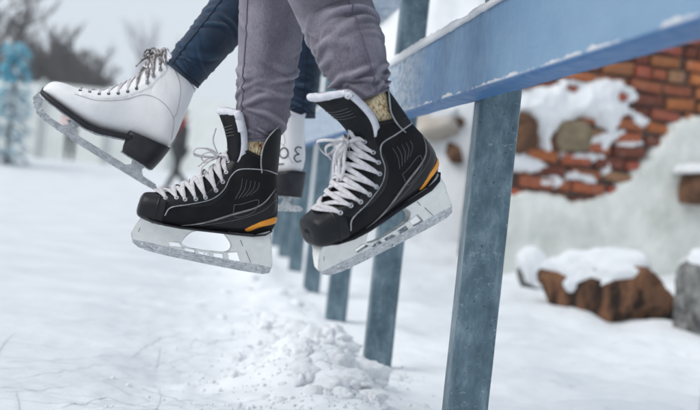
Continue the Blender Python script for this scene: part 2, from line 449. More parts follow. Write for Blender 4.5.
def side_patch(mb, bvh, poly, s, off, step=1.6, edge=-0.25, smooth=4):
    pl = [(p.x, p.z) for p in catmull([(p[0], 0, p[1]) for p in poly], smooth, True)] if smooth else poly
    v, tris, bnd = fill([Vector(p) for p in pl], (), step)
    vs = []; ok = []
    for p, b in zip(v, bnd):
        h = side_hit(bvh, p.x, p.y, s, edge if b else off)
        ok.append(h is not None); vs.append(h[0] if h else Vector((p.x, 0, p.y)))
    fs = [t if s > 0 else t[::-1] for t in tris if all(ok[i] for i in t)]
    mb.add(vs, fs)
def over_lace(bvh, A, Bp, lift, n=14, sag=0.0, up=Vector((0.55, 0, 0.83))):
    """surface-hugging path from A over the front to Bp; returns points and normals"""
    P = []; Nn = []
    for i in range(n+1):
        t = i/n; p = A.lerp(Bp, t)+up*(26*math.sin(pi*t)**0.8)
        co, nn, idx, d = bvh.find_nearest(p)
        if nn.dot(Vector((0.6, 0, 0.8))+Vector((0, p.y*0.06, 0))) < 0: nn = -nn
        P.append(co+nn*(0.9+lift*math.sin(pi*t))); Nn.append(nn)
    P = [P[0]]+[(P[i-1]+P[i]*2+P[i+1])/4 for i in range(1, n)]+[P[-1]]
    return P, Nn

def zL(px, py):     # traced side view of the hockey skate: photo pixel -> skate profile units
    dx, dy = px-268, py-277; c, s = math.cos(R(12)), math.sin(R(12)); return (-(dx*c+dy*s), dx*s-dy*c)
def z2(x, y): return zL(120+x/2.158, 100+y/2.158)
def z3(x, y): return zL(125+x/4.375, 200+y/4.375)

HOCKEY = Boot([
    (141.3, 46.4, 141.6, 45.4, 0.6, 2.2, 2.4), (141.0, 50.3, 141.8, 41.2, 6.2, 2.3, 2.7), (140.0, 53.5, 141.5, 38, 10.5, 2.5, 3.0), (136.8, 57.2, 139, 34.3, 16, 2.6, 3.2), (127, 59.5, 130, 31.5, 20, 2.4, 3.0),
    (117, 62, 118, 30, 22.3, 2.3, 3.0), (105, 68, 104, 30, 23.3, 2.2, 2.9), (93, 77, 88, 31, 23.5, 2.2, 2.8), (82, 87.5, 70, 32.5, 21.5, 2.2, 2.8),
    (73, 97, 52, 34, 20, 2.2, 2.7), (67.5, 104, 34, 35.5, 19, 2.3, 2.6), (64, 109.5, 17, 38.5, 19, 2.4, 2.5), (61.5, 113, 6, 46, 19.5, 2.4, 2.4),
    (60, 116, 3.5, 60, 20.5, 2.4, 2.4), (60, 118.5, 7, 82, 20.5, 2.4, 2.4), (59.5, 120, 11, 97, 19.5, 2.4, 2.4), (58.5, 121, 14.5, 110, 19, 2.4, 2.4)])

def make_hockey(label, mw, S, seed, bow='side', flex=0.0, cen=None, wid=None, ysh=0.0, flare=5.2, gh=57):
    rnd = random.Random(seed)
    root = empty('hockey_skate', label, 'ice skate', 'hockey skates', mw)
    B = HOCKEY; bv = B.bvh()
    boot = B.mb().build('boot', M['weave'], root, scale=S)
    # toe cap
    m = B.mb(0, 5.15, 0.9, (True, False)); r1 = B.ring(5.15, 0.9); r2 = B.ring(5.25, -0.5); m.loft([r1, r2], True, (False, False))
    m.build('toe_cap', M['cap'], boot, scale=S)
    t = MB(); t.loft([B.ring(4.4+0.06*k, 1.0+0.55*math.sin(pi*k/4)) for k in range(5)], True, (False, False)); t.build('toe_seam', M['gloss'], boot, scale=S)
    # side panels, outlines and accents on both sides
    ey = [zL(*e) for e in ((166.3, 196), (177, 195.5), (185.3, 196.9), (195.5, 196.4), (205, 195), (215.5, 188), (222.4, 179.7), (226, 170.4), (228.4, 159.8))]
    ey = [(x, z-1.5) for x, z in ey]
    for s in (1, -1):
        pip = MB(); thin = MB(); sw = MB(); org = MB(); pan = MB(); stay = MB(); vent = MB()
        side_patch(stay, bv, [(x+3.4, z+2.5) for x, z in ey]+[(61, 114), (54, 112)]+[(x-7, z-6.5) for x, z in ey[::-1]], s, 0.75, smooth=2)
        side_patch(pan, bv, [z2(150, 270), z2(230, 248), z2(300, 228), z2(333, 196), z2(336, 240), z2(300, 262), z2(262, 280), z2(200, 284), z2(150, 278)], s, 0.55)
        side_tube(pip, bv, [z2(97, 246), z2(110, 229), z2(150, 222), z2(195, 212), z2(222, 192), z2(238, 163), z2(260, 148), z2(310, 150), z2(338, 159)], s, 0.62, 0.35)
        side_tube(sw, bv, [z2(132, 268), z2(180, 262), z2(240, 245), z2(300, 226), z2(334, 190)], s, 1.05, 0.3, taper=True)
        side_tube(thin, bv, [z2(170, 268), z2(240, 258), z2(300, 240), z2(334, 214)], s, 0.4, 0.35)
        for k in range(5):
            side_tube(vent, bv, [z2(262+9*k, 168+2*k), z2(258+9*k, 190), z2(246+8*k, 212-2*k)], s, 0.32, 0.3)
        side_patch(org, bv, [z2(268, 277), z2(284, 267), z2(336, 251), z2(338, 264), z2(300, 273), z2(276, 282)], s, 0.95, edge=0.1)
        side_tube(thin, bv, [z2(244, 224), z2(246, 250), z2(285, 240), z2(296, 214), z2(262, 222), z2(244, 224)], s, 0.4, 0.4)
        stay.build('eyestay', M['gloss'], boot, scale=S); pan.build('quarter_panel', M['gloss'], boot, scale=S)
        pip.build('piping', M['pipe'], boot, scale=S); sw.build('side_stripe', M['swoosh'], boot, scale=S)
        thin.build('printed_line', M['thin'], boot, scale=S); vent.build('vent_print', M['thin'], boot, scale=S)
        org.build('heel_accent', M['orange'], boot, scale=S)
    # outsole plate
    m = MB()
    rr = []
    for x, zt, w in ((140, 38, 9.5), (136, 34.5, 15), (126, 31.5, 19.5), (112, 30.3, 22), (96, 30.6, 22), (78, 32, 20.5), (60, 33.5, 18), (42, 35, 17.5), (24, 37, 17.5), (12, 40.5, 15), (6, 45, 10)):
        zt += 1.6
        rr.append([Vector((x, w, zt)), Vector((x, w-0.2, zt-1.0)), Vector((x, w-3, zt-2.0)), Vector((x, -w+3, zt-2.0)), Vector((x, -w+0.2, zt-1.0)), Vector((x, -w, zt))])
    m.loft(rr); m.build('outsole', M['sole'], boot, scale=S)
    # tendon guard behind the ankle
    m = MB(); li = MB(); tp = MB(); rims = ([], [])
    rings = []; inner = []
    for i in range(13):
        t = i/12; z = 96+gh*t
        cx = 32+1.0*t+3*t*t; back = 11+6.0*t+1.5*t*t
        half = (R(78)+R(14)*math.sin(pi*min(1, t*1.25)))*(1-0.62*max(0, (t-0.62)/0.38)**2)
        rad = cx-back; ro = []; ri = []
        for k in range(21):
            a = -half+2*half*k/20; lift = 3.2*(1-abs(a)/half)*t
            ro.append(Vector((cx-rad*math.cos(a), (19.8+flare*t)*math.sin(a), z+lift)))
            ri.append(Vector((cx-(rad-2.0)*math.cos(a), (17.8+flare*t)*math.sin(a), z+lift)))
        rings.append(ro); inner.append(ri); rims[0].append(ro[0]); rims[1].append(ro[-1])
    vs = [p for r in rings for p in r]+[p for r in inner for p in r]; n = 21; L0 = len(rings)*n; fs = []; fi = []
    for i in range(len(rings)-1):
        for k in range(n-1):
            a = i*n+k; fs.append((a, a+1, a+n+1, a+n)); fi.append((L0+a, L0+a+n, L0+a+n+1, L0+a+1))
        for k in (0, n-1):
            a = i*n+k; fs.append((a, a+n, L0+a+n, L0+a))
    top = (len(rings)-1)*n
    for k in range(n-1): fs.append((top+k, top+k+1, L0+top+k+1, L0+top+k))
    tg = link_mesh('tendon_guard', vs, fs, M['shell'], root, scale=S)
    link_mesh('lining', vs, fi, M['lining'], tg, scale=S)
    edge = rims[0]+rings[-1]+rims[1][::-1]
    edge2 = [p+Vector((-0.3, 0, 0)) for p in catmull(edge[1:-1:2], 4)]
    tp.tube(edge2, 0.7, 6); tp.build('piping', M['pipe'], tg, scale=S)
    # padded collar rim
    ring = B.ring(B.n-1, -0.6); m = MB(); m.tube([p+Vector((0, 0, 0.3)) for p in ring]+[ring[0]+Vector((0, 0, 0.3))], 1.9, 8, (False, False))
    m.build('collar_padding', M['shell'], boot, scale=S)
    # eyelets
    pts = {}
    for s in (1, -1):
        for i, (x, z) in enumerate(ey):
            h = side_hit(bv, x, z, s, 0.9)
            pts[(s, i)] = h
            em = MB(); n = h[1]; a = n.orthogonal().normalized(); b = n.cross(a); rings = []
            for k in range(14):
                q = 2*pi*k/14; d = a*math.cos(q)+b*math.sin(q)
                rings.append([h[0]+d*(1.75+0.72*math.cos(w))+n*(0.72*math.sin(w)) for w in (2*pi*j/8 for j in range(8))])
            rings.append(rings[0]); em.loft(rings, True, (False, False)); em.build('eyelet', M['eyelet'], boot, scale=S)
    # tongue
    cen = cen or [(76, 90), (69, 101), (65.5, 111), (66.5, 122), (71.5, 135), (78.5, 147), (81.5, 152)]
    wid = wid or [9, 11.5, 15.5, 20, 24, 25, 21]
    def tongue_pt(tt, sx, off):
        c = interp(cen, tt*(len(cen)-1)); c2 = interp(cen, min(1, tt+0.03)*(len(cen)-1)); c1 = interp(cen, max(0, tt-0.03)*(len(cen)-1))
        w = interp([(a,) for a in wid], tt*(len(wid)-1))[0]
        tx, tz = c2[0]-c1[0], c2[1]-c1[1]; l = math.hypot(tx, tz); nx, nz = tz/l, -tx/l       # outward (front) normal
        k = abs(sx)**2.0*(9.0+4.5*tt)
        flop = 2.2*math.sin(sx*2.4+0.6)*tt
        drop = (abs(sx)**3)*9*max(0, tt-0.72)/0.28 + (max(0, -sx)*16*max(0, tt-0.35)/0.65 if bow == 'front' else 0)
        return Vector((c[0]+nx*(off-k+flop)-tx/l*drop, sx*w+ysh*tt, c[1]+nz*(off-k+flop)-tz/l*drop))
    nt, ns = 20, 18
    def slab(o0, o1, t0=0.0, t1=1.0, sw_=1.0):
        vs = []; fs = []
        for off in (o0, o1):
            for i in range(nt+1):
                for j in range(ns+1): vs.append(tongue_pt(t0+(t1-t0)*i/nt, (-1+2*j/ns)*sw_, off))
        K = (nt+1)*(ns+1); id_ = lambda l, i, j: l*K+i*(ns+1)+j
        for i in range(nt):
            for j in range(ns):
                fs.append((id_(0, i, j), id_(0, i, j+1), id_(0, i+1, j+1), id_(0, i+1, j))); fs.append((id_(1, i, j), id_(1, i+1, j), id_(1, i+1, j+1), id_(1, i, j+1)))
            for j in (0, ns): fs.append((id_(0, i, j), id_(0, i+1, j), id_(1, i+1, j), id_(1, i, j)))
        for j in range(ns):
            for i in (0, nt): fs.append((id_(0, i, j), id_(0, i, j+1), id_(1, i, j+1), id_(1, i, j)))
        return vs, fs
    vs, fs = slab(0.6, -1.6, 0, 0.985, 0.97); tg = link_mesh('tongue', vs, fs, M['tongue'], root, scale=S)
    vs, fs = slab(-1.4, -7.5, 0.3, 0.995, 0.99); link_mesh('felt_lining', vs, fs, M['felt'], tg, scale=S)
    rim = [tongue_pt(0.62+0.38*i/8, -1, -2.2) for i in range(9)]+[tongue_pt(1, -1+2*j/14, -2.0) for j in range(1, 14)]+[tongue_pt(1-(0.38 if bow == 'side' else 0.16)*i/8, 1, -2.2) for i in range(9)]
    rim = [p+Vector((rnd.uniform(-.35, .35), rnd.uniform(-.35, .35), rnd.uniform(-.35, .35))) for p in catmull(rim, 3)]
    m = MB(); m.tube(rim, 4.0, 10); m.build('felt_rim', M['felt'], tg, scale=S)
    m = MB()
    for k in range(4):
        m.tube([tongue_pt(0.60+0.035*k, -0.8+1.6*j/12, 0.9) for j in range(13)], 0.45, 6)
    m.build('stitched_band', M['thin'], tg, scale=S)
    # laces: criss-cross rows
    lm = MB()
    for i in range(len(ey)-1):
        for s in (1, -1):
            A = pts[(s, i)][0]; Bq = pts[(-s, i+1)][0]
            P, Nn = over_lace(bv, A, Bq, 3.0+rnd.uniform(-.6, .9)+(1.4 if s > 0 else 0), 16)
            P = [p+Vector((rnd.uniform(-.3, .3), 0, rnd.uniform(-.3, .3))) for p in P]
            lm.ribbon(P, Nn, 2.5, 0.85)
    P, Nn = over_lace(bv, pts[(1, 0)][0], pts[(-1, 0)][0], 2.6, 16); lm.ribbon(P, Nn, 2.5, 0.85)
    # bow: knot, loops and loose ends hanging over the front of the ankle
    k0 = Vector((73, 0, 108)) if bow == 'side' else Vector((74, 2, 108))
    def strand(pp, hw=2.0):
        q = catmull(pp, 7); nn = [(p-Vector((45, 0, 95))) for p in q]; lm.ribbon(q, nn, hw, 0.8)
    for s in (1, -1):
        strand([pts[(s, 8)][0], Vector((68, s*11, 111)), k0+Vector((0.5, s*2, 1))])
    ks = [k0+Vector((1.8*math.cos(a), 2.6*math.sin(a*2), 2.4*math.sin(a))) for a in (0, 1, 2, 3, 4, 5, 6)]; strand(ks, 2.2)
    if bow == 'side':
        loops = [[(0, 0, 0), (12, 5, 5), (24, 8, 3), (25, 8, -3), (13, 4, -3), (1, 0, -1)], [(0, 0, 0), (9, -8, 3), (17, -13, -3), (12, -11, -8), (1, 0, -1)],
                 [(0, 0, 0), (8, 6, -6), (15, 10, -15), (14, 12, -22)], [(0, 0, 0), (9, 1, 14), (9, 3, 27)], [(0, 0, 0), (10, -4, -4), (18, -8, -14)]]
    else:
        loops = [[(0, 0, 0), (9, -9, 6), (13, -24, 4), (12, -29, -5), (11, -24, -12), (8, -10, -5), (0, 0, -1)], [(0, 0, 0), (8, 4, 3), (14, -3, -7), (16, -6, -17), (12, 0, -13), (1, 0, -1)],
                 [(0, 0, 0), (10, -4, -8), (17, -6, -22), (22, -10, -33)], [(0, 0, 0), (12, -1, -9), (20, -1, -24), (27, -4, -36)], [(0, 0, 0), (9, -8, -7), (15, -13, -19), (19, -15, -30)],
                 [(0, 0, 0), (9, 4, -6), (17, 6, -18), (24, 3, -30)], [(0, 0, 0), (10, -12, 1), (13, -19, -6), (13, -17, -16)]]
    for lp in loops: strand([k0+Vector(p) for p in lp], 1.7)
    lm.build('laces', M['lace'], root, scale=S)
    # blade holder with its window and slots
    outer = [(8, 46), (22, 39), (40, 37), (59, 35.5), (80, 34), (100, 32.5), (118, 32.5), (130, 34), (137.5, 40)]+[zL(*q) for q in ((141.5, 217), (136, 224), (133, 229.7))]
    outer += [(142.6, 15), (140.5, 9.5), (136, 6.2), (128, 5.2), (110, 4.7), (80, 4.4), (40, 4.7), (12, 5.4), (1.5, 7), (-2, 10), (-1.5, 15), (3, 30)]
    win = [(p.x, p.z) for p in catmull([(a, 0, b) for a, b in [z3(250, 180), z3(275, 150), z3(310, 133), z3(405, 131), z3(440, 160), z3(462, 200), z3(440, 225), z3(380, 222), z3(300, 210), z3(258, 196)]], 3, True)]
    slots = [[z3(*q) for q in r] for r in ([(192, 180), (235, 185), (250, 205), (198, 200)], [(258, 208), (300, 215), (308, 236), (268, 226)], [(320, 222), (360, 230), (370, 246), (326, 239)],
             [(385, 232), (425, 235), (430, 257), (390, 251)], [(450, 230), (490, 228), (503, 269), (455, 265)])]
    def half(x, z):
        t = max(0, min(1, (z-5)/30)); return 1.7+6.3*t**1.6+(1.5 if z > 28 else 0)*min(1, max(0, (z-28)/4))
    vs, fs = extrude2d([Vector(p) for p in outer], [[Vector(q) for q in win]]+[[Vector(q) for q in r] for r in slots], half, 1.9)
    hd = link_mesh('blade_holder', vs, fs, M['holder'], root, scale=S)
    bv_ = hd.modifiers.new('b', 'BEVEL'); bv_.width = 0.0011; bv_.segments = 2; bv_.limit_method = 'ANGLE'; bv_.angle_limit = R(50)
    hd.data.shade_auto_smooth(angle=R(40)) if hasattr(hd.data, 'shade_auto_smooth') else None
    for s in (1, -1):
        for line in ((z3(502, 172), z3(514, 200)), (z3(528, 222), z3(550, 276)), (z3(68, 118), z3(62, 135))):
            m = MB(); m.tube([Vector((p[0], s*(half(*p)+0.05), p[1])) for p in line], 0.3, 6)
            m.build('moulded_groove', M['lining'], hd, scale=S)
    run = [(140.5, 13), (139.5, 7), (133, 3.2), (122, 1.2), (100, 0.3), (70, 0), (30, 0.2), (6, 1.2), (-0.5, 3.5), (-1.6, 9), (1, 11.2), (30, 8.8), (70, 8.4), (110, 9.2), (128, 10.6)]
    vs, fs = extrude2d([Vector(p) for p in run], [], lambda x, z: 0.95 if z < 5 else 2.05, 1.6)
    link_mesh('steel_runner', vs, fs, M['steel'], root, smooth=False, scale=S)
    # frost packed along the runner
    m = MB()
    for k in range(70):
        x = rnd.uniform(0, 138); z = rnd.gauss(6.0, 2.2)
        if z < 1.0 or z > 12: continue
        s = rnd.choice((1, -1)); r = rnd.uniform(0.3, 0.95)
        vs_, fs_ = ico(1); q = Vector((x, s*(half(x, z)+0.0), z+max(0, (x-120))*0.15))
        m.add([q+Vector((v.x*r*1.7, v.y*r*0.7, v.z*r))*(1+0.35*noise.noise(v*2+q)) for v in vs_], fs_)
    fr = m.build('packed_frost', M['frost'], root, scale=S)
    if flex:                     # the ankle bends forward inside the boot
        for o in root.children_recursive:
            for v in o.data.vertices:
                x, z = v.co.x/S, v.co.z/S; k = 0.5*(math.sqrt((z-66)**2+100)+(z-66))
                v.co.x += flex*k*S; v.co.z -= 0.10*k*S
    return root
_ico = {}
def ico(n):
    if n not in _ico:
        bm = bmesh.new(); bmesh.ops.create_icosphere(bm, subdivisions=n, radius=1.0); bm.verts.ensure_lookup_table()
        _ico[n] = ([v.co.copy() for v in bm.verts], [tuple(v.index for v in f.verts) for f in bm.faces]); bm.free()
    return _ico[n]

def pose(px, py, D, yaw, pitch, roll, S, centre=(70, 0, 60)):
    m = (Matrix.Rotation(R(yaw), 4, 'Z') @ Matrix.Rotation(R(pitch), 4, 'Y') @ Matrix.Rotation(R(roll), 4, 'X'))
    o = at(px, py, D)-(m @ Vector(centre))*S
    return Matrix.Translation(o) @ m
SH = 0.00205
P_AR = pose(211.99, 204.08, 2.874, 182.67, -5.973, -0.776, SH)
P_AL = pose(372, 184.5, 2.43, 206, 27.5, -5, SH)
make_hockey('black hockey skate seen side on, its toe under the heel of the raised white skate', P_AR, SH, 3, 'side')
make_hockey('nearest black hockey skate, tilted toe down under the blue rail with its tongue flopped open', P_AL, SH, 5, 'front', 0.22, [(76, 90), (69, 101), (66, 111), (67, 124), (72, 139), (79, 154), (82, 160)], [9, 12, 17, 24, 28, 29, 25], -2.5, 0.5, 50)

# ------------------------------------------------------------------ figure skates
FIG = Boot([
    (142.5, 31, 143, 27.5, 5, 2.2, 2.4), (141.5, 36, 143, 24.5, 12, 2.3, 2.6), (137.5, 40.3, 140, 23.5, 18, 2.3, 2.6), (129, 43.8, 130, 23, 22, 2.3, 2.6), (116, 46.8, 115, 22, 24.5, 2.2, 2.6),
    (104, 52, 100, 21, 24.5, 2.1, 2.6), (95, 58, 86, 21, 23.5, 2.1, 2.5), (86, 68, 72, 24, 21, 2.1, 2.5), (79, 78, 59, 29, 18.5, 2.2, 2.4), (73.5, 88, 45, 34, 17, 2.3, 2.4),
    (70.5, 97, 28, 38, 17, 2.4, 2.4), (69.5, 103, 14, 41, 17.5, 2.4, 2.4), (69.5, 108, 8.5, 50, 18.5, 2.4, 2.4), (69.5, 113, 9, 62, 18.5, 2.4, 2.4), (68.5, 118, 12, 78, 18, 2.4, 2.4),
    (66.5, 121.5, 14.5, 93, 18.5, 2.4, 2.4), (62.5, 125, 17, 106, 19, 2.4, 2.4)])
def fL(px, py):
    dx, dy = px-151.7, py-190; c, s = math.cos(R(32.5)), math.sin(R(32.5)); return (-(dx*c+dy*s), dx*s-dy*c)
def make_figure(label, mw, S, marks=False):
    root = empty('figure_skate', label, 'ice skate', 'white figure skates', mw)
    B = FIG; bv = B.bvh(); rnd = random.Random(11)
    B.nper, B.nring = 12, 88
    bm_ = B.mb(); B.nper, B.nring = 5, 44
    for v in bm_.v:
        d = math.hypot(v.x-74, v.z-86)
        k = math.exp(-(d/30)**2)*min(1, abs(v.y)/6)
        cr = (1-abs(noise.noise(Vector((d*0.16+v.x*0.03, v.z*0.035, 2.0)))))**7
        v.y -= math.copysign(0.95*k*cr+0.5*noise.noise(v*0.05+Vector((5, 0, 0))), v.y)
    boot = bm_.build('boot', M['white_leather'], root, scale=S)
    st = MB(); facing = MB(); holes = MB()
    eye = [fL(*e) for e in ((83, 91.5), (92, 93), (101.5, 95), (110.7, 94.6), (120, 94), (129.3, 92), (138, 89))]
    hook = [fL(*e) for e in ((147.5, 82.5), (154, 76), (160.5, 69.5), (166, 63.5))]
    hook = [(x-2.0, z-1) for x, z in hook]
    eye = [(x-0.6, z-0.8) for x, z in eye]
    for s in (1, -1):
        side_tube(st, bv, [fL(78, 96), fL(100, 102), fL(125, 101), fL(146, 96), fL(163, 103), fL(174, 119), fL(172, 140)], s, 0.32, 0.15, 10)
        side_tube(st, bv, [fL(171, 62), fL(181, 86), fL(178, 112), fL(174, 119)], s, 0.32, 0.15, 10)
        # scalloped facing beside the lacing
        side_patch(facing, bv, [(x+3.2, z+3.6) for x, z in eye]+[(x+3.5, z+1.5) for x, z in hook]+[(x-5, z-4) for x, z in hook[::-1]]+[(x-3, z-4.6) for x, z in eye[::-1]], s, 0.8, smooth=2)
    st.build('stitching', M['stitch'], boot, scale=S); facing.build('lace_facing', M['white_leather'], boot, scale=S)
    pe = {}; ph = {}
    for s in (1, -1):
        for i, (x, z) in enumerate(eye):
            h = side_hit(bv, x, z, s, 0.9)
            if h is None: continue
            pe[(s, i)] = h
            em = MB(); n = h[1]; a = n.orthogonal().normalized(); b = n.cross(a)
            em.loft([[h[0]+(a*math.cos(q)+b*math.sin(q))*r+n*o for q in (2*pi*k/12 for k in range(12))] for r, o in ((1.75, -0.6), (1.65, 0.25), (1.0, 0.3), (0.6, 0.0))])
            em.build('eyelet', M['hole'], boot, scale=S)
        for i, (x, z) in enumerate(hook):
            h = side_hit(bv, x, z, s, 0.6)
            ph[(s, i)] = h
            n = h[1]; a = Vector((-0.5, 0, -0.86)); a = (a-n*a.dot(n)).normalized(); b = n.cross(a)
            em = MB()
            em.loft([[h[0]+(a*math.cos(q)+b*math.sin(q))*r+n*o for q in (2*pi*k/12 for k in range(12))] for r, o in ((1.9, -0.6), (2.0, 0.3), (1.2, 0.9))])
            em.tube([h[0]+n*0.3, h[0]+n*2.2+a*0.4, h[0]+n*3.1-a*0.8, h[0]+n*3.3-a*2.6, h[0]+n*2.8-a*3.8], 1.25, 8)
            em.build('lace_hook', M['eyelet'], boot, scale=S)
    # laces: white over the instep, dark worn ones round the hooks
    lm = MB()
    for i in range(6):
        for s in (1, -1):
            if (s, i) in pe and (-s, i+1) in pe:
                P, Nn = over_lace(bv, pe[(s, i)][0], pe[(-s, i+1)][0], 0.0, 14); lm.ribbon(P, Nn, 1.25, 0.6)
    lc = lm.build('laces', M['lace'], root, scale=S)
    dk = MB()
    for i in range(4):
        for s in (1, -1):
            A = pe[(s, 6)][0] if i == 0 else ph[(s, i-1)][0]+ph[(s, i-1)][1]*2.2
            Bq = ph[(-s, i)][0]+ph[(-s, i)][1]*2.2
            P, Nn = over_lace(bv, A, Bq, 2.2+rnd.uniform(-.6, .8), 16); dk.ribbon(P, Nn, 1.5, 0.9)
    k0 = Vector((72.5, 0, 112))
    def strand(pp): q = catmull(pp, 7); dk.ribbon(q, [(p-Vector((45, 0, 95))) for p in q], 1.5, 0.9)
    for s in (1, -1): strand([ph[(s, 3)][0]+ph[(s, 3)][1]*2, Vector((72, s*9, 118)), k0])
    for lp in ([(0, 0, 0), (5, 5, 7), (9, 9, 5), (8, 10, -4), (2, 4, -3)], [(0, 0, 0), (5, -6, 5), (8, -10, 1), (5, -6, -5), (0, 0, -1)], [(0, 0, 0), (6, 6, -6), (7, 10, -15)],
               [(0, 0, 0), (6, -2, 8), (3, -4, 14), (-2, 0, 9)], [(0, 0, 0), (5, 2, -7), (8, 4, -16), (10, 3, -24)]): strand([k0+Vector(p)*0.68 for p in lp])
    dk.build('dark_lace', M['lace_dark'], lc, scale=S)
    # tongue rising over the collar, white
    m = MB(); rr = []
    for i in range(9):
        t = i/8; x = 73.5-9.5*t; z = 100+28.5*t; w = 12.5*math.sqrt(max(0.02, 1-t**5))
        rr.append([Vector((x-(abs(j)/6)**2*6.5+o, j/6*w, z-(abs(j)/6)**2*5*t)) for o, js in ((1.0, range(-6, 7)), (-2.2, range(6, -7, -1))) for j in js])
    m.loft(rr); m.build('tongue', M['white_leather'], root, scale=S)
    # fleecy collar
    ring = B.ring(B.n-1, -0.8); m = MB(); m.tube([p+Vector((0, 0, 0.6)) for p in ring]+[ring[0]+Vector((0, 0, 0.6))], 1.7, 8, (False, False))
    for k in range(160):
        a = rnd.uniform(0, 43.99); i = int(a); p = ring[i].lerp(ring[(i+1) % 44], a-i)+Vector((0, 0, 1.2))
        d = (p-Vector((40, 0, 112))).normalized()*rnd.uniform(0.2, 1.8)+Vector((rnd.uniform(-1, 1), rnd.uniform(-1, 1), rnd.uniform(0.5, 2.6)))
        m.tube([p, p+d*0.6, p+d], 0.3, 4, radii=[0.42, 0.3, 0.1])
    m.build('collar_lining', M['felt'], boot, scale=S)
    # black sole and stacked heel
    m = MB(); rr = []
    for x, zt, zb, w in ((145, 29, 24, 4), (144, 27.5, 22.3, 10), (140, 26, 21, 16.5), (131, 24.6, 19.8, 22), (116, 23.5, 18.8, 25), (100, 22.4, 17.4, 25.2), (86, 22.2, 16.6, 24), (72, 25.2, 19.4, 21.2), (60, 29.8, 24.2, 18.3), (47, 34.5, 29, 17.2), (40, 36.5, 31, 17)):
        rr.append([Vector((x, s*w*k, zz)) for s, k, zz in ((1, 1, zt), (1, 1.015, (zt+zb)/2), (1, 0.97, zb), (-1, 0.97, zb), (-1, 1.015, (zt+zb)/2), (-1, 1, zt))])
    m.loft(rr); so = m.build('sole', M['sole'], root, scale=S)
    m = MB(); rr = []
    for z, xf, xb, w in ((42, 50, 6.6, 17.8), (38, 50, 6.6, 17.8), (30, 49, 7.6, 17.5), (22, 47, 9, 17), (16.5, 45, 10.2, 16.6)):
        ring = []
        for k in range(28):
            q = 2*pi*k/28; cs, sn = math.cos(q), math.sin(q); p = 5 if cs > 0 else 2.6
            tilt = (0.16*((xf+xb)/2+math.copysign(abs(cs)**(2/p), cs)*(xf-xb)/2-28)) if z > 35 else 0
            ring.append(Vector(((xf+xb)/2+math.copysign(abs(cs)**(2/p), cs)*(xf-xb)/2, math.copysign(abs(sn)**(2/p), sn)*w, z-tilt)))
        rr.append(ring)
    m.loft(rr); m.build('heel', M['sole'], so, scale=S)
    # blade: toe-picked runner, stanchions and mounting plates
    run = [(146.5, 22.5), (148.2, 15), (146.8, 12.5), (145.6, 13), (145, 9.6), (143.2, 10), (142, 6.8), (139.8, 7), (137, 3.6), (128, 1.4), (110, 0.2), (80, -0.6), (45, -0.4), (10, 0.2), (-3, 1.2), (-4, 4), (0, 6.8), (15, 7.2), (19, 11.5), (18, 16.6),
           (33, 16.6), (31, 11), (35, 7.4), (60, 7.2), (90, 6.8), (95.5, 9.5), (94, 17.2), (107, 18.2), (105, 10.5), (109, 7.2), (122, 7.2), (132, 9.2), (137.4, 13.5), (138.5, 20.5)]
    vs, fs = extrude2d([Vector(p) for p in run], [], lambda x, z: 1.0 if z < 8 or x > 135 else 1.35, 1.8)
    bl = link_mesh('blade', vs, fs, M['steel_fig'], root, smooth=False, scale=S)
    m = MB(); rr = []
    for x, z, w in ((147, 22.5, 3), (143, 21.6, 9), (136, 20, 12), (122, 19, 14), (100, 17.3, 14), (88, 16.4, 12), (76, 17.8, 9), (66, 21.6, 8), (57, 25, 7), (50, 28, 6)):
        rr.append([Vector((x, s*w, z+o)) for s, o in ((1, 0.6), (1, -1.4), (-1, -1.4), (-1, 0.6))])
    m.loft(rr)
    m.build('front_plate', M['steel_fig'], bl, smooth=False, scale=S)
    m = MB(); rr = []
    for x, w in ((46, 8), (43, 11), (16, 11), (12, 8)): rr.append([Vector((x, s*w, 16.6+o)) for s, o in ((1, 0.3), (1, -1.5), (-1, -1.5), (-1, 0.3))])
    m.loft(rr)
    m.build('heel_plate', M['steel_fig'], bl, smooth=False, scale=S)
    for lo, xs in ((16, (20, 29)), (15.4, (99, 106))):
        for x in xs:
            for s in (1, -1):
                mm = MB(); q = Vector((x, s*6.5, lo-2.0)); mm.tube([q+Vector((0, 0, 1.5)), q, q-Vector((0, 0, 0.6))], 1.7, 10, radii=[1.8, 1.8, 1.2]); mm.build('screw', M['eyelet'], bl, scale=S)
    if marks:
        m = MB(); phi = R(150); d = Vector((math.cos(phi), math.sin(phi), 0)); rt = Vector((-d.y, d.x, 0)); c0 = Vector((30, 0, 0))
        def stroke(pts2):
            q = []
            for p in catmull([(a, 0, b) for a, b in pts2], 8):
                co, n, i, ds = bv.ray_cast(c0+rt*p.x+Vector((0, 0, p.z))+d*100, -d)
                if co is not None: q.append(co+d*0.25)
            if len(q) > 2: m.tube(q, 0.75, 6)
        ox, oz = -7, 64
        stroke([(ox+4.3*math.cos(a), oz+5.6*math.sin(a)) for a in [2*pi*k/10 for k in range(11)]])
        ex, ez = 8.5, 63
        stroke([(ex+4.2, ez+8.4), (ex-0.5, ez+9), (ex-3.6, ez+5.5), (ex-0.2, ez+1.8), (ex+1.6, ez+1.2), (ex-2.6, ez-0.6), (ex-4, ez-4), (ex-0.6, ez-7.6), (ex+4.4, ez-6)])
        stroke([(ox-8, oz-13), (ox-3, oz-12.6), (ox+1, oz-12)])
        m.build('number_mark', M['ink'], boot, scale=S)
    return root
SF = 0.00214
P_BL = pose(124.5, 101.7, 2.846*SF/0.00203, 178.4, -26.4, 1.35, SF)
P_BR = pose(266, 157, 3.42, 125, 2, 0, SF)
make_figure('white figure skate with dark worn laces, raised highest at the end of the outstretched leg', P_BL, SF)
make_figure('white figure skate half hidden behind a black skate, with 03 inked on its heel', P_BR, SF, True)

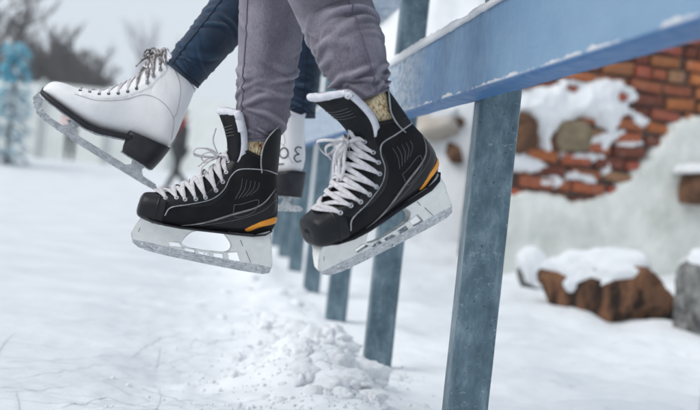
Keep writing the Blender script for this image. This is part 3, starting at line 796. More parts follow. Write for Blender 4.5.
# ------------------------------------------------------------------ people (seen from the shins down; seated on the rail)
WEAR_AND_LIGHT = []
def leg_rings(path, nring=96, per=20, seed=0, wr=1.0):
    """path: list of (Vector, radius). Rings from the cuff up, with gathered folds near the cuff and looser creases above"""
    P = [(p.x, p.y, p.z, r) for p, r in path]; rn = random.Random(seed*17+3)
    m = (len(P)-1)*per; pts = [interp(P, (len(P)-1)*i/m) for i in range(m+1)]
    c = [Vector(p[:3]) for p in pts]; rings = []; s = 0.0; up = Vector((0, 1, 0.05)); so = Vector((seed*3.1, seed*1.7, 0))
    folds = []                                  # (height, facing, half extent, slant, width, depth)
    for k in range(34):
        t = rn.random()**1.3; folds.append((0.010+0.15*t, rn.uniform(0, 2*pi), rn.uniform(0.7, 1.9), rn.uniform(-0.028, 0.028), rn.uniform(0.0022, 0.0046)*(1+0.8*t), rn.uniform(0.003, 0.0068)*(1-0.4*t)))
    for k in range(16):
        folds.append((rn.uniform(0.12, 0.9), rn.uniform(0, 2*pi), rn.uniform(0.4, 1.1), rn.uniform(-0.09, 0.09), rn.uniform(0.004, 0.009), rn.uniform(0.0012, 0.0028)))
    for i in range(m+1):
        t = (c[min(i+1, m)]-c[max(i-1, 0)]).normalized()
        a = (up-t*up.dot(t)).normalized(); up = a; b = t.cross(a)
        if i: s += (c[i]-c[i-1]).length
        r = pts[i][3]; ring = []; hem = min(1, 0.3+s/0.02)
        for k in range(nring):
            q = 2*pi*k/nring; cs, sn = math.cos(q), math.sin(q); d = 0.0
            wob = 0.004*noise.noise(Vector((cs*2, sn*2, s*14))+so)
            for s0, q0, ext, sl, wd, dp in folds:
                if abs(s-s0) > 0.12: continue
                dq = (q-q0+pi) % (2*pi)-pi
                if abs(dq) > ext: continue
                w = 0.5+0.5*math.cos(pi*dq/ext); u = (s-s0-sl*dq-wob)/wd
                d += dp*w*(math.exp(-u*u) - 0.75*math.exp(-((u+1.5)/0.8)**2) - 0.25*math.exp(-((u-1.7)/1.1)**2))
            d += 0.0024*noise.noise(Vector((cs*1.1, sn*1.1, s*6.5+9))+so)
            d += 0.0016*noise.noise(Vector((cs*3, sn*3, s*24))+so)
            WEAR_AND_LIGHT.append(max(0, min(1, 0.16+d*125+0.35*max(0, -(a*cs+b*sn).x)*max(0, min(1, (s-0.06)/0.1))+0.25*noise.noise(Vector((cs*2.2, sn*2.2, s*12))+so))))  # wear plus highlights on fold ridges and leg fronts, put into the colour
            ring.append(c[i]+(a*cs+b*sn)*(r-0.0025+wr*hem*d))
        rings.append(ring)
    return rings, c
def seam_line(rings, k, lift=0.0008):
    return [r[k]+(r[k]-sum(r, Vector())/len(r)).normalized()*lift for r in rings]
def make_person(label, legs, pelvis, denim_m, seam_m, socks, wr=1.0, mw=None, seams=()):
    root = empty('person', label, 'person', 'people sitting on the rail')
    mb = MB(); sm = MB(); wear_and_light_v = []
    for path, seed, k in legs:
        WEAR_AND_LIGHT.clear(); rings, c = leg_rings(path, seed=seed, wr=wr); nr = len(rings[0])
        wear_and_light_v += [0.1]*(4*nr)+WEAR_AND_LIGHT[nr:]
        # turned hem: a thicker lip at the cuff
        ax = (c[1]-c[0]).normalized(); r0 = rings[0]; ctr = sum(r0, Vector())/len(r0)
        ins = [[ctr+(p-ctr)*0.80+ax*0.03 for p in r0], [ctr+(p-ctr)*0.95-ax*0.001 for p in r0], [ctr+(p-ctr)*1.02-ax*0.003 for p in r0], [ctr+(p-ctr)*1.035+ax*0.002 for p in r0]]
        mb.loft(ins+rings[1:], True, (False, True))
        hs = [[p+(p-sum(rg, Vector())/len(rg)).normalized()*0.0006 for p in rg] for rg in rings]
        sm.tube(seam_line(rings, k, 0.0004)[2:], 0.0017, 6)
        if 1:
            hr = rings[6]; cc = sum(hr, Vector())/len(hr); sm.tube([cc+(p-cc)*1.006 for p in hr]+[cc+(hr[0]-cc)*1.006], 0.0011, 5, (False, False))
    pc, pr = pelvis
    vs, fs = ico(3); mb.add([pc+Vector((v.x*pr[0], v.y*pr[1], v.z*pr[2])) for v in vs], fs)
    jn = mb.build('jeans', denim_m, root); sm.build('seam', seam_m, jn)
    wa = jn.data.attributes.new('wear_and_light', 'FLOAT', 'POINT')
    for i, v in enumerate(wear_and_light_v[:len(wa.data)]): wa.data[i].value = v
    for pts, r, rb in socks:
        q = catmull(pts, 5); m = MB(); rings = []
        for i, p in enumerate(q):
            t = (q[min(i+1, len(q)-1)]-q[max(i-1, 0)]).normalized(); a = Vector((0, 1, 0)); a = (a-t*a.dot(t)).normalized(); b = t.cross(a)
            rings.append([p+(a*math.cos(w)*r+b*math.sin(w)*rb)*(1+0.05*math.cos(w*40)+0.022*math.sin(i*1.9+2*math.sin(w))+0.008*noise.noise(Vector((w*3, i, 0)))) for w in (2*pi*k/192 for k in range(192))])
        m.loft(rings); m.build('sock', M['sock'], root)
    return root
def L(mw, S, p): return mw @ (Vector(p)*S)
def pt(px, py, D, dia): return (at(px, py, D), dia/2/F*D)
A_hip = Vector((0.56, 2.70, 1.41))
legA_R = [pt(257, 141, 2.88, 41), pt(257, 132, 2.88, 43), pt(261, 120, 2.88, 55), pt(263, 105, 2.88, 57), pt(266, 75, 2.88, 61), pt(270, 40, 2.87, 66), pt(273, 0, 2.86, 70), pt(276, -45, 2.84, 74), (Vector((0.12, 2.80, 1.08)), 0.083), (Vector((0.32, 2.78, 1.27)), 0.092), (Vector((0.54, 2.80, 1.40)), 0.10)]

def depth(p): return (Vector(p)-CAM).dot(CF)
_ank = L(P_AL, SH, (40+0.22*70, 0, 128)); DA = depth(_ank)
print('ankle depth', DA, [((350+F*(_ank-CAM).dot(CR)/DA), (205-F*(_ank-CAM).dot(CU)/DA))])
legA_L = [pt(368, 97, DA, 47), pt(364, 86, DA, 56), pt(353, 57, DA+0.01, 71), pt(343, 30, DA+0.04, 77), pt(331, 0, DA+0.08, 80), pt(318, -40, 2.41, 84), (Vector((0.125, 2.46, 1.08)), 0.086), (Vector((0.32, 2.52, 1.27)), 0.093), (Vector((0.54, 2.60, 1.40)), 0.10)]
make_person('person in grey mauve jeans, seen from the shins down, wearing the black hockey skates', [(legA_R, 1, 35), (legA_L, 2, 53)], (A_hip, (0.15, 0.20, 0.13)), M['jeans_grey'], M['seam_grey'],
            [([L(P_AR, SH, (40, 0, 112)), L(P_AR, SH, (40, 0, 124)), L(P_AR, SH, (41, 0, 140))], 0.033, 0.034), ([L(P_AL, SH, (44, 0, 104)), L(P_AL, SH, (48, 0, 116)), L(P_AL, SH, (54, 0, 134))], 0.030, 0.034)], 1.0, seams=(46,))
DB = 2.846*SF/0.00203
legB_L = [pt(182, 74, DB, 44), pt(191, 63, DB, 46), pt(205, 46, DB, 48), pt(225, 22, DB+0.03, 52), pt(245, -4, DB+0.06, 56), pt(264, -28, DB+0.1, 62), (Vector((0.17, 3.20, 1.13)), 0.080), (Vector((0.34, 3.30, 1.30)), 0.09), (Vector((0.54, 3.40, 1.40)), 0.10)]
legB_R = [pt(299, 116, 3.40, 34), pt(300, 100, 3.40, 35), pt(302, 80, 3.40, 36), pt(303, 50, 3.40, 40), pt(304, 10, 3.40, 44), pt(305, -30, 3.42, 50), (Vector((0.19, 3.46, 1.13)), 0.078), (Vector((0.36, 3.52, 1.29)), 0.09), (Vector((0.54, 3.58, 1.40)), 0.10)]
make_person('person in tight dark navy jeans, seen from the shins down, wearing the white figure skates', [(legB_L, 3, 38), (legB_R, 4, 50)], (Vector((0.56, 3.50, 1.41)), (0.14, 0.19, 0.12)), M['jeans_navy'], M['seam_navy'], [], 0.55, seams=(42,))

# ------------------------------------------------------------------ the rail fence
fence = empty('rail_fence', 'blue wooden rail on a row of grey steel posts, running away beside the rink', 'fence', mw=Matrix.Translation((0.45, 0, 0)))
RZ0, RZ1 = 0.744, 0.893
def bevel_obj(o, w, seg=2, ang=40):
    b = o.modifiers.new('bevel', 'BEVEL'); b.width = w; b.segments = seg; b.limit_method = 'ANGLE'; b.angle_limit = R(ang); return o
m = MB(); rings = []
ny = 260
for i in range(ny+1):
    y = 0.3+(26.0-0.3)*(i/ny)**1.8
    j = lambda k, a=0.0012: a*noise.noise(Vector((k*7.3, y*6, 1.5)))
    b = 0.004
    prof = [(0.0, b), (b, 0.0), (0.052-b, 0), (0.052, b), (0.052, RZ1-RZ0-b), (0.052-b, RZ1-RZ0), (b, RZ1-RZ0), (0, RZ1-RZ0-b), (0, 0.10), (0, 0.05)]
    rings.append([Vector((px+j(k)+0.0012*noise.noise(Vector((k, y*30, 0))), y, pz+j(k+20, 0.0015))) for k, (px, pz) in enumerate(prof)])
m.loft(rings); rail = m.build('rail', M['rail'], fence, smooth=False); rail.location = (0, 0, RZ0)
# snow crust lying along the top of the rail
m = MB(); rings = []
for i in range(700):
    y = 0.6+22*(i/699)**1.5
    h = 0.014+0.011*noise.noise(Vector((0, y*5, 3)))+0.007*noise.noise(Vector((0, y*24, 7)))
    if y < 3.0: h *= max(0.25, min(1, (y-1.4)/1.2))
    h += 0.012*math.exp(-((y-3.7)/0.8)**2)
    h = max(0.0015, h); e = 0.004+0.006*noise.noise(Vector((4, y*18, 0)))+0.003*noise.noise(Vector((4, y*60, 0)))
    dr = 0.006+0.008*max(0, noise.noise(Vector((9, y*15, 0))))
    rings.append([Vector(p) for p in ((-e, y, -dr), (-e-0.002, y, h*0.35), (0.004-e*0.4, y, h*0.85), (0.02, y, h), (0.036, y, h*0.95), (0.050, y, h*0.6), (0.054, y, -0.002), (0.02, y, -0.004), (0.003, y, -0.004))])
m.loft(rings); sn = m.build('snow_crust', M['snow'], fence); sn.location = (0, 0, RZ1)
# posts: rolled channel with lips turned towards the rink
def post_mesh():
    m = MB(); n = 60; rings = []
    w, d = 0.082, 0.074; b = 0.007
    prof = [(0, b), (b*0.3, b*0.3), (b, 0), (w-b, 0), (w-b*0.3, b*0.3), (w, b), (w, d-b), (w-b*0.3, d-b*0.3), (w-b, d), (b, d), (b*0.3, d-b*0.3), (0, d-b)]
    for i in range(n+1):
        z = -0.15+1.384*i/n
        rings.append([Vector((x+0.0009*noise.noise(Vector((k, z*9, 2))), y-d/2+0.0009*noise.noise(Vector((k, z*9, 5))), z)) for k, (x, y) in enumerate(prof)])
    m.loft(rings); return m
p0 = None
for k in range(-1, 13):
    y = 2.76+1.44*k
    if p0 is None: p0 = post_mesh().build('post', M['post'], fence, smooth=False); o = p0
    else: o = p0.copy(); COL.objects.link(o); o.parent = fence
    o.location = (0.0535, y, 0.0)
m = MB(); rings = []
for i in range(60):
    y = 0.3+25.7*i/59; b = 0.006
    rings.append([Vector((0.09+px, y, 1.235+pz)) for px, pz in ((-0.09, b), (-0.09+b, 0), (0.09-b, 0), (0.09, b), (0.09, 0.045-b), (0.09-b, 0.045), (-0.09+b, 0.045), (-0.09, 0.045-b))])
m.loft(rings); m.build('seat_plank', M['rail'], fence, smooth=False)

# ------------------------------------------------------------------ ground
def ground_z(x, y):
    d = math.hypot(x, y); z = 0.0
    nz = lambda s, k: noise.noise(Vector((x*s, y*s, k)))
    ridge = math.exp(-((x-0.32-0.05*nz(0.9, 4))/(0.17 if x < 0.32 else 0.12))**2)*min(1, max(0, (y-1.2)/1.5))*math.exp(-max(0, y-9)/14)
    z += ridge*(0.055+0.05*nz(1.7, 1)+0.03*nz(5, 2)+0.018*nz(13, 3))
    z += 0.05*math.exp(-(((x-0.33)/0.13)**2+((y-3.70)/0.45)**2))*(1+0.3*nz(9, 3))
    z += 0.045*math.exp(-(((x-0.27)/0.13)**2+((y-3.55)/0.2)**2))*(1+0.5*nz(11, 3))
    if x > 0.45:
        k = min(1, (x-0.45)/0.5); z += k*(0.04*nz(0.9, 8)+0.045*nz(2.6, 9)+0.028*nz(6, 6)+0.010*nz(17, 2))
        z += 0.20*max(0, min(1, (d-7.2)/3.0))*min(1, max(0, (x-0.7)/0.7))
    else:
        k = min(1, max(0, (x+0.6)/0.6)); z += 0.004*nz(1.2, 5)*(1+3*k)+0.014*k*nz(6, 6)+0.008*k*nz(17, 6)+0.0045*(0.4+k)*nz(24, 8)+0.003*(0.4+k)*nz(48, 3)
    z += 0.40*max(0, min(1, (d-33)/5.0))**1.5*(1+0.4*nz(0.5, 2))
    if d > 46: z += 0.008*(d-46)
    return z
angs = []
a = -180.0
while a < 180:
    angs.append(a); a += 0.2 if -14 <= a < 24 else (1.0 if -24 <= a < 40 else 6.0)
rad = [0.0]; r = 0.5
while r < 300:
    rad.append(r); r *= 1.006 if 2.4 < r < 6 else (1.015 if r < 12 else 1.05)
vs = []; fs = []; na = len(angs)
for ri, rr in enumerate(rad):
    for ai, aa in enumerate(angs):
        x = rr*math.sin(R(aa)); y = rr*math.cos(R(aa)); vs.append((x, y, ground_z(x, y)))
for ri in range(len(rad)-1):
    for ai in range(na):
        b = (ai+1) % na; fs.append((ri*na+ai, ri*na+b, (ri+1)*na+b, (ri+1)*na+ai))
g = link_mesh('ground', vs, fs, M['rink']); g['kind'] = 'structure'
# crumbled snow thrown up along the fence
m = MB(); rnd = random.Random(4); v2, f2 = ico(2); v3, f3 = ico(3)
def chunk(x, y, r, big=False, sink=0.3):
    vv, ff = ico(4) if big else (v3, f3) if r > 0.009 else (v2, f2); q = Vector((x, y, ground_z(x, y)+r*(0.2-sink))); so = Vector((x*31, y*17, r*90)); sx, sy, sz = rnd.uniform(.8, 1.35), rnd.uniform(.8, 1.35), rnd.uniform(.55, .95)
    m.add([q+Vector((v.x*sx, v.y*sy, v.z*sz))*r*(1+0.40*noise.noise(v*1.3+so)+0.24*noise.noise(v*3.2+so)+0.15*noise.noise(v*7+so)+0.09*noise.noise(v*15+so)) for v in vv], ff)
for k in range(150):
    y = 3.2+abs(rnd.gauss(0, 1.5)); x = 0.33+rnd.gauss(0, 0.12); chunk(x, y, 0.007+0.030*rnd.random()**3)
for k in range(1500):
    y = 2.9+abs(rnd.gauss(0, 1.3)); x = 0.30+rnd.gauss(0, 0.17); r = 0.0018+0.0045*rnd.random()**2; q = Vector((x, y, ground_z(x, y)+r*0.3)); vv, ff = ico(1); so = Vector((x*31, y*17, 0))
    m.add([q+v*r*(1+0.5*noise.noise(v*1.5+so)) for v in vv], ff)
for px, py, D, r in ((352, 392, 3.42, 0.036), (337, 372, 3.62, 0.05), (372, 398, 3.38, 0.03), (395, 402, 3.4, 0.024), (318, 352, 3.9, 0.06), (362, 358, 3.78, 0.055), (345, 405, 3.3, 0.03), (423, 392, 3.5, 0.036), (300, 395, 3.4, 0.03), (410, 380, 3.55, 0.022),
                     (330, 340, 4.05, 0.06), (305, 372, 3.65, 0.03), (282, 330, 4.3, 0.045), (296, 312, 4.8, 0.05), (275, 298, 5.2, 0.04), (360, 405, 3.3, 0.022), (325, 405, 3.3, 0.02), (366, 372, 4.0, 0.02)):
    p = at(px, py, D); chunk(p.x, p.y, r, True, 0.35)
tag(m.build('snow_clumps', M['snow']), 'loose clods of snow heaped along the foot of the fence', 'snow', kind='stuff')

# cuts left by skates: thin shallow strips of bared ice, each following the ground
M['cut'] = mat('bared_ice_cut', (0.60, 0.635, 0.675), 0.5, (0.72, 0.745, 0.775), 40, 0.3, 200)
m = MB(); rc = random.Random(77)
for k in range(210):
    y = 2.5+5.5*rc.random()**1.5; x = rc.uniform(-1.6, 0.12); a = rc.choice((rc.gauss(0.1, 0.35), rc.gauss(1.2, 0.5), rc.gauss(-0.5, 0.4))); cur = rc.gauss(0, 0.45); l = rc.uniform(0.15, 0.9); w = rc.uniform(0.0007, 0.0020); n = max(6, int(l/0.03)); L_, R_ = [], []
    for i in range(n+1):
        wv = w*math.sin(pi*(i+0.3)/(n+0.6))
        nx, ny = -math.sin(a), math.cos(a)
        for lst, sg in ((L_, 1), (R_, -1)): lst.append(Vector((x+nx*wv*sg, y+ny*wv*sg, ground_z(x+nx*wv*sg, y+ny*wv*sg)+0.0022)))
        x += math.cos(a)*l/n; y += math.sin(a)*l/n; a += cur*l/n
        if x > 0.2: break
    n = len(L_); m.add(L_+R_, [(i, i+1, n+i+1, n+i) for i in range(n-1)])
tag(m.build('skate_cuts', M['cut']), 'thin grey cuts left by skates across the packed snow', 'skate marks', kind='stuff')

# ------------------------------------------------------------------ ruined wall at the right
WA = at(505, 210, 9.0); WB = at(700, 232, 9.55)
WE = Vector((WB.x-WA.x, WB.y-WA.y, 0)).normalized(); WN = Vector((WE.y, -WE.x, 0))       # WN faces the camera
WO = Vector((WA.x, WA.y, 0))
def wall_uv(px, py):
    d = at(px, py, 1)-CAM; t = (WO-CAM).dot(WN)/d.dot(WN); p = CAM+d*t; return ((p-WO).dot(WE), p.z)
def wall_at(a, z, off=0.0): return WO+WE*a+WN*off+Vector((0, 0, z))
def W(pts): return [wall_uv(*p) for p in pts]
ruin = empty('ruined_wall', 'ruined brick wall with snow, patched below with pale greenish plaster', 'wall', mw=Matrix.Translation(WO))
def wl(name, mb, mt, parent=None, smooth=True):
    mb.v = [v-WO for v in mb.v]; o = mb.build(name, mt, parent or ruin, smooth); return o
plaster_poly = W([(490, 330), (492, 215), (505, 190), (528, 191), (548, 193), (575, 201), (600, 196), (622, 180), (642, 161), (658, 141), (672, 122), (688, 117), (715, 112), (800, 120), (800, 345)])
rw = random.Random(21)
# core
m = MB(); a0, a1 = wall_uv(497, 200)[0], wall_uv(800, 200)[0]
top = lambda a: 1.46+0.45*max(0, min(1, (a-0.3)/0.3))+0.3*max(0, min(1, (a-0.9)/0.3))+0.05*noise.noise(Vector((a*4, 0, 0)))
rings = []
for i in range(60):
    a = a0+(a1-a0)*i/59; zt = top(a) if a > -0.05 else max(0.8, top(a)+(a+0.05)*3)
    rings.append([wall_at(a, -0.3, -0.02), wall_at(a, zt*0.5, -0.02), wall_at(a, zt, -0.04), wall_at(a, zt-0.03, -0.45), wall_at(a, -0.3, -0.5)])
m.loft(rings, True); wl('core', m, M['mortar'], smooth=False)
# bricks laid in courses, one mesh
m = MB(); tones = []
ch = 0.086; z = 0.25; row = 0
corner = wall_uv(691, 100)[0]
def brick(a, z, l, h, off, d=0.12):
    hl, hh = l/2*rw.uniform(.86, .98), h/2*rw.uniform(.68, .90); rot = rw.gauss(0, 0.05); e = 0.012; k = len(m.v); vs = []
    for o, s in ((-d, 1.0), (off-e, 1.0), (off, 0.0)):
        for sx, sz in ((-1, -1), (1, -1), (1, 1), (-1, 1)):
            x = sx*(hl-(e if s == 0 else 0)*rw.uniform(.5, 1.8)); zz = sz*(hh-(e if s == 0 else 0)*rw.uniform(.5, 1.8))
            vs.append(wall_at(a+x*math.cos(rot)-zz*math.sin(rot), z+x*math.sin(rot)+zz*math.cos(rot), o+rw.uniform(-.012, .012)))
    fs = [(8, 9, 10, 11)]
    for b in (0, 4):
        for i in range(4): fs.append((b+i, b+(i+1) % 4, b+4+(i+1) % 4, b+4+i))
    m.add(vs, fs)
    t = rw.random(); c = (0.34+0.16*rw.random(), 0.095+0.06*rw.random(), 0.048+0.025*rw.random()) if t < 0.68 else ((0.15, 0.045, 0.03) if t < 0.86 else (0.34, 0.20, 0.11) if t < 0.95 else (0.24, 0.23, 0.21))
    if a > corner: c = (0.52+0.1*rw.random(), 0.17+0.05*rw.random(), 0.075)
    tones.extend([c]*len(fs))
while z < 2.0:
    a = a0+(0.13 if row % 2 else 0)+rw.uniform(-.03, .03)
    while a < a1:
        l = rw.choice((0.25, 0.25, 0.24, 0.12)); ac = a+l/2
        zt = top(ac) if ac > -0.05 else max(0.8, top(ac)+(ac+0.05)*3)
        if z < zt-0.03 and sdist(ac, z, plaster_poly) < 0.07:
            pr = 0.10 if ac > corner else 0.0
            if not (abs(ac-corner) < 0.08): brick(ac, z, l, ch, 0.018+pr+rw.gauss(0, 0.012))
            else: brick(ac, z, l*0.7, ch, 0.018+rw.gauss(0, .01))
        a += l+0.012
    z += ch+0.004; row += 1
bo = wl('brickwork', m, M['brick'], smooth=False)
at_ = bo.data.attributes.new('tone', 'FLOAT_COLOR', 'FACE')
for i, c in enumerate(tones[:len(bo.data.polygons)]): at_.data[i].color = (*c, 1)
def relief(name, poly, mt, height, step=0.012, base=0.0, seed=0, jag=0.03, parent=None, holes=(), rag=14):
    """a layer lying on the wall: grid over the polygon, thickness from height(distance to edge, a, z)"""
    xs = [p[0] for p in poly]; zs = [p[1] for p in poly]
    nx = int((max(xs)-min(xs)+0.1)/step); nz = int((max(zs)-min(zs)+0.1)/step); idx = {}; m = MB(); vs = []; fs = []
    H = {}
    for i in range(nx+1):
        for j in range(nz+1):
            a = min(xs)-0.05+i*step; z = min(zs)-0.05+j*step
            d = sdist(a, z, poly)+jag*noise.noise(Vector((a*rag, z*rag, seed)))+jag*0.5*noise.noise(Vector((a*rag*2.7, z*rag*2.7, seed+5)))
            for h in holes: d = min(d, -sdist(a, z, h)+jag*0.4*noise.noise(Vector((a*20, z*20, 3))))
            H[i, j] = (d, a, z)
    def vid(i, j):
        if (i, j) not in idx:
            d, a, z = H[i, j]; idx[i, j] = len(vs); vs.append(wall_at(a, z, base+height(max(0, d), a, z) if d > 0 else -0.05))
        return idx[i, j]
    for i in range(nx):
        for j in range(nz):
            q = ((i, j), (i+1, j), (i+1, j+1), (i, j+1))
            if any(H[k][0] > 0 for k in q): fs.append(tuple(vid(*k) for k in q))
    m.add(vs, fs); return wl(name, m, mt, parent)
relief('plaster', plaster_poly, M['plaster'], lambda d, a, z: 0.055*min(1, d/0.02)+0.02*noise.noise(Vector((a*3, z*3, 1)))+0.008*noise.noise(Vector((a*11, z*11, 4))), 0.014, 0.0, 2, 0.035)
snow_poly = W([(492, 118), (505, 104), (522, 92), (545, 84), (575, 79), (600, 78), (622, 80), (634, 88), (636, 100), (628, 106), (640, 112), (650, 122), (640, 130), (622, 124), (614, 133), (600, 128), (592, 118), (580, 120), (562, 128), (552, 140), (547, 158), (538, 150), (536, 134), (522, 118), (508, 112)])
sh = lambda d, a, z: 0.10*(1-math.exp(-d/0.06))*(1+0.25*noise.noise(Vector((a*6, z*6, 2))))+0.01*noise.noise(Vector((a*20, z*20, 2)))
hl = [W([(568, 84), (578, 87), (574, 91), (566, 89)]), W([(620, 92), (628, 96), (624, 102), (617, 98)]), W([(622, 117), (632, 118), (630, 124), (620, 122)])]
relief('snow', snow_poly, M['snow'], sh, 0.011, 0.0, 8, 0.034, holes=hl, rag=12)
ledges = [[(500, 152), (522, 150), (538, 158), (548, 166), (536, 173), (515, 172), (500, 168)], [(578, 138), (600, 134), (622, 128), (628, 134), (612, 140), (606, 152), (598, 150), (600, 142), (584, 146)], [(560, 152), (585, 152), (602, 154), (612, 164), (608, 178), (600, 176), (602, 164), (588, 160), (562, 158)],
          [(530, 178), (556, 176), (566, 182), (556, 188), (534, 186)], [(616, 143), (640, 140), (642, 146), (630, 150), (616, 149)], [(566, 171), (592, 174), (596, 184), (584, 182), (566, 178)]]
for k, l in enumerate(ledges):
    relief('snow', W(l), M['snow'], lambda d, a, z: 0.055*(1-math.exp(-d/0.025)), 0.008, 0.0, 10+k, 0.020, rag=18)
def stone(name, px, py, wpx, hpx, mt, depth=0.16, off=0.02, seed=1, sq=2.0, parent=ruin):
    a, z = wall_uv(px, py); s = 9.2/F; m = MB(); vv, ff = ico(4); so = Vector((seed*5.1, seed*2.3, 0)); vs = []
    for v in vv:
        e = Vector([math.copysign(abs(c)**(2/sq), c) for c in v]); k = 1+0.16*noise.noise(v*1.4+so)+0.08*noise.noise(v*3.5+so)+0.03*noise.noise(v*9+so)
        vs.append(wall_at(a+e.x*wpx/2*s*k, z+e.z*hpx/2*s*k, off-e.y*depth*k))
    m.add(vs, ff); return wl(name, m, mt, parent)
stone('embedded_stone', 520, 132, 32, 42, M['brownstone'], 0.14, 0.0, 1, 2.4)
stone('embedded_stone', 570, 136, 36, 31, M['olive_stone'], 0.12, 0.0, 5, 3.4)
blk = stone('embedded_block', 692, 187, 44, 38, M['brownstone'], 0.30, 0.10, 3, 4.0)
a, z = wall_uv(692, 167)
relief('snow', W([(668, 172), (672, 165), (690, 163), (715, 163), (715, 172), (690, 171)]), M['snow'], lambda d, a, z: 0.36, 0.01, 0.0, 30, 0.006)

# ------------------------------------------------------------------ boulders before the wall
def boulder(name, label, cat, c, size, mt, seed, sq=2.3, rot=0.0, cap=None, capname='snow_cap', facets=0.0, sink=0.55):
    vv, ff = ico(5); so = Vector((seed*4.7, seed*9.1, seed)); root_v = []; snow_v = []; base = Vector((c.x, c.y, ground_z(c.x, c.y)))
    rm = Matrix.Rotation(rot, 3, 'Z'); rv = []; sv = []
    rb = random.Random(seed*7+1); cuts = [(Vector((rb.gauss(0, 1), rb.gauss(0, 1), rb.gauss(0, .8))).normalized(), rb.uniform(0.70, 0.92)) for _ in range(14)]
    for v in vv:
        e = Vector([math.copysign(abs(q)**(2/sq), q) for q in v])
        for n_, d_ in cuts:
            ex = e.dot(n_)-d_
            if ex > 0: e = e-n_*ex*0.92
        k = 1+0.10*noise.noise(v*1.2+so)+0.06*noise.noise(v*2.7+so)+0.045*noise.noise(v*6+so)+0.03*noise.noise(v*14+so)
        k -= facets*(noise.voronoi(v*2.2+so)[0][1]-noise.voronoi(v*2.2+so)[0][0] < 0.10)
        p = rm @ Vector((e.x*size[0]*k, e.y*size[1]*k, e.z*size[2]*k)); rv.append(p)
        h = cap(v, p) if cap else -1
        sv.append(p+v.normalized()*h+Vector((0, 0, max(0, h)*0.5)))
    o = link_mesh(name, rv, ff, mt); o.location = base+Vector((0, 0, size[2]*sink)); tag(o, label, cat)
    if cap:
        keep = [f for f in ff if any((sv[i]-rv[i]).dot(vv[i]) > 0 for i in f)]; link_mesh(capname, sv, keep, M['snow'], o)
    return o
pb = at(611, 322, 7.4)
def cap1(v, p):
    return -0.014+0.036*max(-0.3, min(1, (v.z-0.36-0.62*max(-0.35, v.x)+0.55*noise.noise(v*2.4+Vector((3, 1, 8)))+0.3*noise.noise(v*5))*2.2))
boulder('brown_boulder', 'rough brown boulder with a thick snow cap, lying in front of the plastered wall', 'boulder', pb, (0.41, 0.27, 0.235), M['rust_rock'], 2, 2.8, -0.05, cap1, facets=0.03, sink=0.30)
pg = at(704, 345, 6.9)
boulder('grey_boulder', 'grey speckled upright boulder with snow on its crown, cut by the right edge', 'boulder', pg, (0.165, 0.17, 0.25), M['grey_rock'], 6, 3.0, 0.1, lambda v, p: -0.02+0.045*max(-0.3, min(1, (v.z-0.66+0.3*noise.noise(v*2.5))*3)), facets=0.02)
ps = at(530, 268, 8.3)
boulder('snowy_stump', 'small dark stone almost buried in a lump of snow beside the brown boulder', 'stone', ps, (0.075, 0.08, 0.12), M['grey_rock'], 9, 2.4, 0, lambda v, p: -0.01+0.05*max(-0.3, min(1, (v.z+0.35+0.7*v.x+0.4*noise.noise(v*2))*2)))
pk = at(651, 327, 7.3)
boulder('brick_fragment', 'small red brick fragment in the snow between the brown and grey boulders', 'brick', pk, (0.035, 0.03, 0.03), M['brownstone'], 12, 4.0)

# ------------------------------------------------------------------ snow bank with a beige wall stub, seen between the posts
BC = at(428, 150, 13.0)
def bank_z(x, y):
    u, v = (x-BC.x)/1.6, (y-BC.y)/2.5; rr = math.sqrt(u*u+v*v)
    h = (max(0, 1-rr**2.2))**0.75*(2.65+0.35*noise.noise(Vector((x*1.5, y*1.5, 2)))+0.18*noise.noise(Vector((x*4, y*4, 3)))+0.06*noise.noise(Vector((x*11, y*11, 3))))
    return ground_z(x, y)-0.05+h
def on_bank(px, py):
    D = 8.5
    while D < 14:
        p = at(px, py, D)
        if p.z < bank_z(p.x, p.y): break
        D += 0.02
    return p, D
def bank_mesh():
    m = MB(); n = 90; vs = []; fs = []
    for i in range(n+1):
        for j in range(n+1):
            x = BC.x+(-1+2*i/n)*1.6; y = BC.y+(-1+2*j/n)*2.5; vs.append(Vector((x, y, bank_z(x, y))))
    for i in range(n):
        for j in range(n): a = i*(n+1)+j; fs.append((a, a+1, a+n+2, a+n+1))
    m.add(vs, fs); return m
o = bank_mesh().build('snow_bank', M['snow']); tag(o, 'tall heap of cleared snow behind the fence, left of the brick wall', 'snow bank')
def rough_block(name, label, cat, c, half, mt, rz=0, seed=0, cap=True):
    o = boulder(name, label, cat, c, half, mt, seed, 5.0, rz, (lambda v, p: -0.012+0.05*max(-0.3, min(1, (v.z-0.45+0.25*noise.noise(v*3))*3))) if cap else None); return o
c, D = on_bank(436, 128); k = D/8.1
o = rough_block('beige_wall_stub', 'blurred beige masonry block in the snow, just under the rail', 'masonry', c, (0.17*k, 0.22, 0.10*k), M['beige'], 0.1, 31); o.location.z = c.z
for (px, py, w, h, lab) in ((455, 122, 0.05, 0.035, 'red brick lump in the snow bank, above the other one'), (453, 153, 0.05, 0.06, 'red brown brick lump in the snow bank, below the other one')):
    c, D = on_bank(px, py); k = D/8.05; o = rough_block('brick_lump', lab, 'brick', c, (w*k, 0.12, h*k), M['brownstone'], 0.3, int(px+py), False); o.location.z = c.z; o['group'] = 'brick lumps in the snow bank'
c, D = on_bank(384, 5); k = D/9.4
o = rough_block('stone_slab', 'tan stone block with a dark underside, high behind the grey post', 'stone', c, (0.20*k, 0.24, 0.11*k), M['beige'], 0.2, 44, False); o.location.z = c.z

